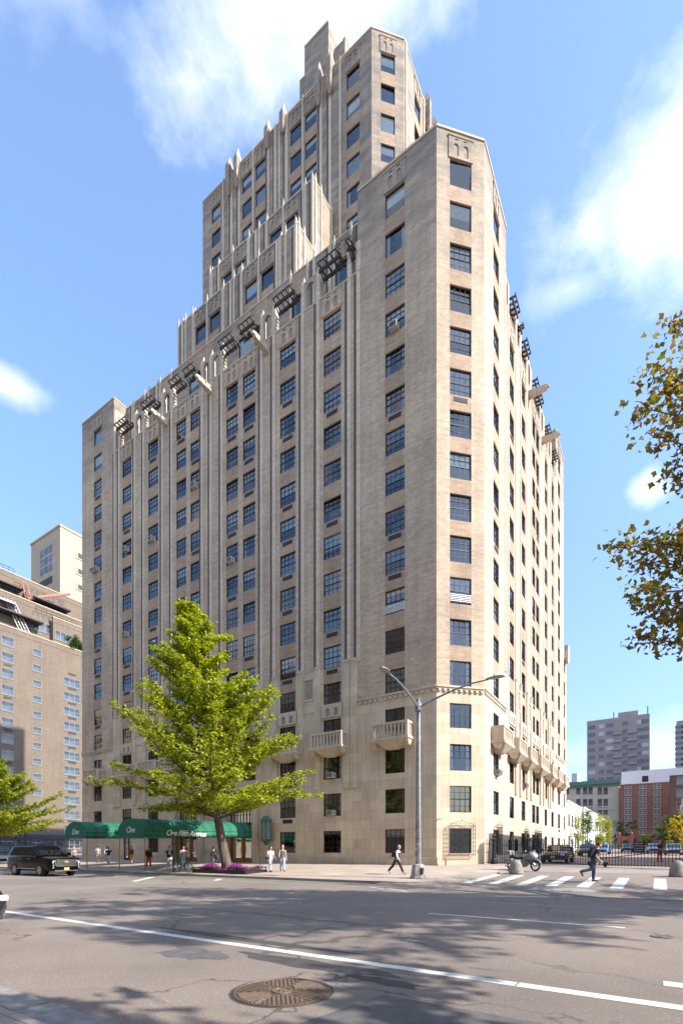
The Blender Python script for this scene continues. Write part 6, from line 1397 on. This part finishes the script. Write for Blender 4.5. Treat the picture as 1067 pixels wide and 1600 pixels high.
t, L_, zt_ = endblock('grey stone office building with a green copper cornice at the end of the mews', 'stone_office_building', 872, 967.5, 142, 30, 1224, GSTONE, (886, 903.5, 914, 922.5, 937, 946), (1236, 1254, 1267.5), 1.2, 2.1, 'sash', DEEPF, plain('green_copper', (.10, .20, .15), .8))
b = MB(); b.box(-L_ + 4, -12, .5, 12, zt_ + 1.2, zt_ + 4.2); b.build('roof_house', plain('pale_metal', (.5, .5, .5), .6), t); b = MB(); b.box(-L_, 0, -.2, .0, zt_ - 8.2, zt_ - 7.6); b.build('string_course', GSTONE, t)
t, L_, zt_ = endblock('red brick apartment building with columns of paired windows at the end of the mews', 'red_brick_building', 968.2, 1046, 140, 26, 1224, REDB, (981, 1004, 1026.5), (1229, 1239.5, 1250, 1260, 1270, 1280, 1290, 1301), 1.9, 1.4, 'pair', plain('bright_window_paint', (.55, .55, .54), .5))
for px in (981, 1026.5, 1004):
    u = onv_px(px, 140); b = MB(); x = -(u - onv_px(1046, 140)); b.box(x - 1.0, x + 1.0, -.04, .0, zpx(1312, u, 140), zpx(1226, u, 140)); b.build('window_bay', plain('grey_bay_panel', (.20, .12, .10), .7), t)
ua, ub = onv_px(971, 160), onv_px(1100, 160); zt2 = zpx(1197, ub, 160); b = MB(); b.box(-(ua - ub), 0, 0, 20, 20, zt2); t = thing('white_rooftop_building', 'plain white windowless building rising behind the red brick building', 'building', W(ub, 160, 0), YAW); b.build('walls', plain('white_metal_cladding', (.62, .63, .66), .6, var=.04, scale=.2), t); b = MB(); xw = -(onv_px(1008, 160) - ub); zz = zpx(1217.5, onv_px(1008, 160), 160); b.box(xw - .9, xw + .9, -.06, .0, zz - 1.0, zz + 1.0); b.build('vent_window', M['frame'], t)
endblock('dark red brick building beside the red brick building at the right edge', 'dark_brick_building', 1046.5, 1130, 122, 12, 1209, DKB, (1062,), (1220, 1240, 1260), 1.4, 2, 'sash', None)
# distant towers
CONC = plain('grey_purple_brick', (.30, .25, .245), .9, var=.1, scale=.15)
def far_tower(label, px0, px1, v, ytop, yroof, depth_, wcols, rows, bal):
    ua, ub = onv_px(px0, v), onv_px(px1, v); zt = zpx(ytop, ub, v); L = ua - ub; t = thing('residential_tower', label, 'building', W(ub, v, 0), YAW); b = MB(); b.box(-L, 0, 0, depth_, 0, zt); b.build('walls', CONC, t)
    if yroof: zr = zpx(yroof, ub, v); b = MB(); b.box(-L * .50, -L * .18, 6, depth_ * .7, zt, zr); b.build('roof_house', CONC, t); 
    for fx_, hh_ in ((.03, 5), (.56, 4)) if yroof else (): b = MB(); b.tube([(-L * fx_, 1, zt), (-L * fx_, 1, zt + hh_)], .3, 5); b.build('mast', M['grille'], t)
    dz = (zt - 8) / rows; r = random.Random(4); LT = plain('lit_blind_pane', (.42, .43, .44), .5, var=.1); DK = plain('blue_grey_pane', (.09, .11, .15), .15)
    me = {}
    for w_ in {w for _, w in wcols}:
        for mm in (LT, DK): q = MB(); q.box(-w_/2, w_/2, -.12, .0, -dz * .24, dz * .24); me[w_, mm.name] = q.mesh('window', mm)
    for k in range(rows):
        z = 6 + dz * (k + .5)
        for fx, w_ in wcols: inst('window', me[w_, (LT if r.random() < .22 else DK).name], t, (-L * fx, 0, z))
    if bal:
        q = MB(); q.box(-2.7, 2.7, -1.5, 0, -.2, .1); q.box(-2.7, 2.7, -1.5, -1.4, .1, 1.0); bm2 = q.mesh('balcony', plain('balcony_concrete', (.30, .29, .28), .8))
        for k in range(rows - 1):
            for fx in bal: inst('balcony', bm2, t, (-L * fx, 0, 6 + dz * (k + .2)))
    b = MB()
    for k in range(1, rows): b.box(-L, 0, -.04, 0, 6 + dz * k - .12, 6 + dz * k + .12)
    b.build('floor_bands', plain('band_concrete', (.28, .25, .24), .9), t)
far_tower('tall grey residential tower with balconies far behind the mews', 917, 1015, 330, 1115, 1104, 28, ((.07, 4), (.15, 3), (.62, 4), (.92, 4), (.38, 3), (.76, 3)), 16, (.27, .50))
far_tower('tall striped tower cut off by the right edge of the photo', 1057, 1100, 300, 1122, None, 25, ((.15, 5), (.4, 5), (.62, 5), (.86, 5)), 22, ())
# red brick arch, trees and walls at the end of the lane
ua, ub = onv_px(966, 118), onv_px(988, 118); t = thing('brick_archway', 'low red orange brick archway at the end of the mews', 'archway', W(ub, 118, apron_z(118)), YAW); L_ = ua - ub; b = MB(); Fa = lambda s, d, z: (-s, -d, z); arch_panel(b, Fa, L_/2, -.2, 3.4, L_, 1, .5, 0, 0, aw=1.6, az0=-.2, az1=2.4, back=None); b.build('arch_wall', brick_mat('orange_brick', (.45, .17, .10), (.38, .13, .08), (.4, .22, .15), .4, .13), t); b = MB()
for x in (.2, L_ - .2): b.box(-x - .4, -x + .4, -.7, .1, -.2, 3.9); b.ball((-x, -.3, 4.2), .35, 8)
b.build('gate_pier', brick_mat('orange_brick_pier', (.45, .17, .10), (.38, .13, .08), (.4, .22, .15), .4, .13), t)
for px, v, w, h, m, lab, sd_ in ((977, 126, 2.6, 6.5, DG, 'dark green tree behind the brick archway', 31), (1021, 100, 2.2, 2.6, DG, 'round green tree at the far end of the mews', 32), (1040, 75, 1.8, 3.4, DG, 'dark green bush before the grey chimney house', 33), (1060, 48, 1.3, 4.0, YL, 'yellow leaved shrub before the ochre house at the right edge', 34), (1052, 62, 1.4, 4.6, DG, 'tall dark green shrub beside the ochre house', 35)):
    u = onv_px(px, v); bush('garden_tree', lab, W(u, v, apron_z(v)), (w, w * .8, h), m, int(260 * w * h / 2.5), sd_, 'tree', None, .38, base=1.0 if h > 2 else .3)
# ochre and grey houses on the right side of the lane; the corner house stands outside the frame and shades the lane
OCH = plain('ochre_render', (.52, .36, .19), .85, var=.1, scale=.6)
for (v0, v1, h, mat, lab) in ((5.5, 27, 12.6, DKB, 'dark brick corner house outside the right edge'), (50, 74, 7.0, OCH, 'ochre rendered mews house at the right edge'), (75, 96, 6.4, GREYR, 'grey mews house with a tall pale chimney at the right edge'), (97, 120, 6.2, WR, 'pale mews house at the far right end of the lane')):
    t = bbox('mews_house', lab, -24, -14.0 + (.3 if v0 > 80 else 0), v0, v1, -.4, apron_z(v0) + h, mat, mat, .3); g0 = apron_z(v0); du = 10.0 + (.3 if v0 > 80 else 0)
    for a in range(int((v1 - v0) / 3.3)):
        y = 2 + 3.3 * a
        for z in ((1.9, 5.0) if h < 10 else (2, 5.4, 8.8)): q = swin(t, (-du, (v1 - v0), 0), (0, -1, 0), (v1 - v0) - y, g0 + z, 1.1, 1.6, 'sash', M['frame'])
    if mat is GREYR: c = MB(); c.box(-du + .3, -du + 2.2, 6, 8, g0 + h, g0 + h + 2.6); c.box(-du + .5, -du + .9, 6.4, 6.8, g0 + h + 2.6, g0 + h + 3.8); c.box(-du + 1.4, -du + 1.8, 6.4, 6.8, g0 + h + 2.6, g0 + h + 3.8); c.build('chimney', plain('pale_chimney', (.4, .39, .37), .8), t)
# the near side of the avenue (seen only in the window panes)
for k, (u0, u1, h) in enumerate(((-70, -30, 34), (-28, 20, 30), (22, 70, 38), (72, 120, 30), (125, 190, 42), (195, 290, 36))):
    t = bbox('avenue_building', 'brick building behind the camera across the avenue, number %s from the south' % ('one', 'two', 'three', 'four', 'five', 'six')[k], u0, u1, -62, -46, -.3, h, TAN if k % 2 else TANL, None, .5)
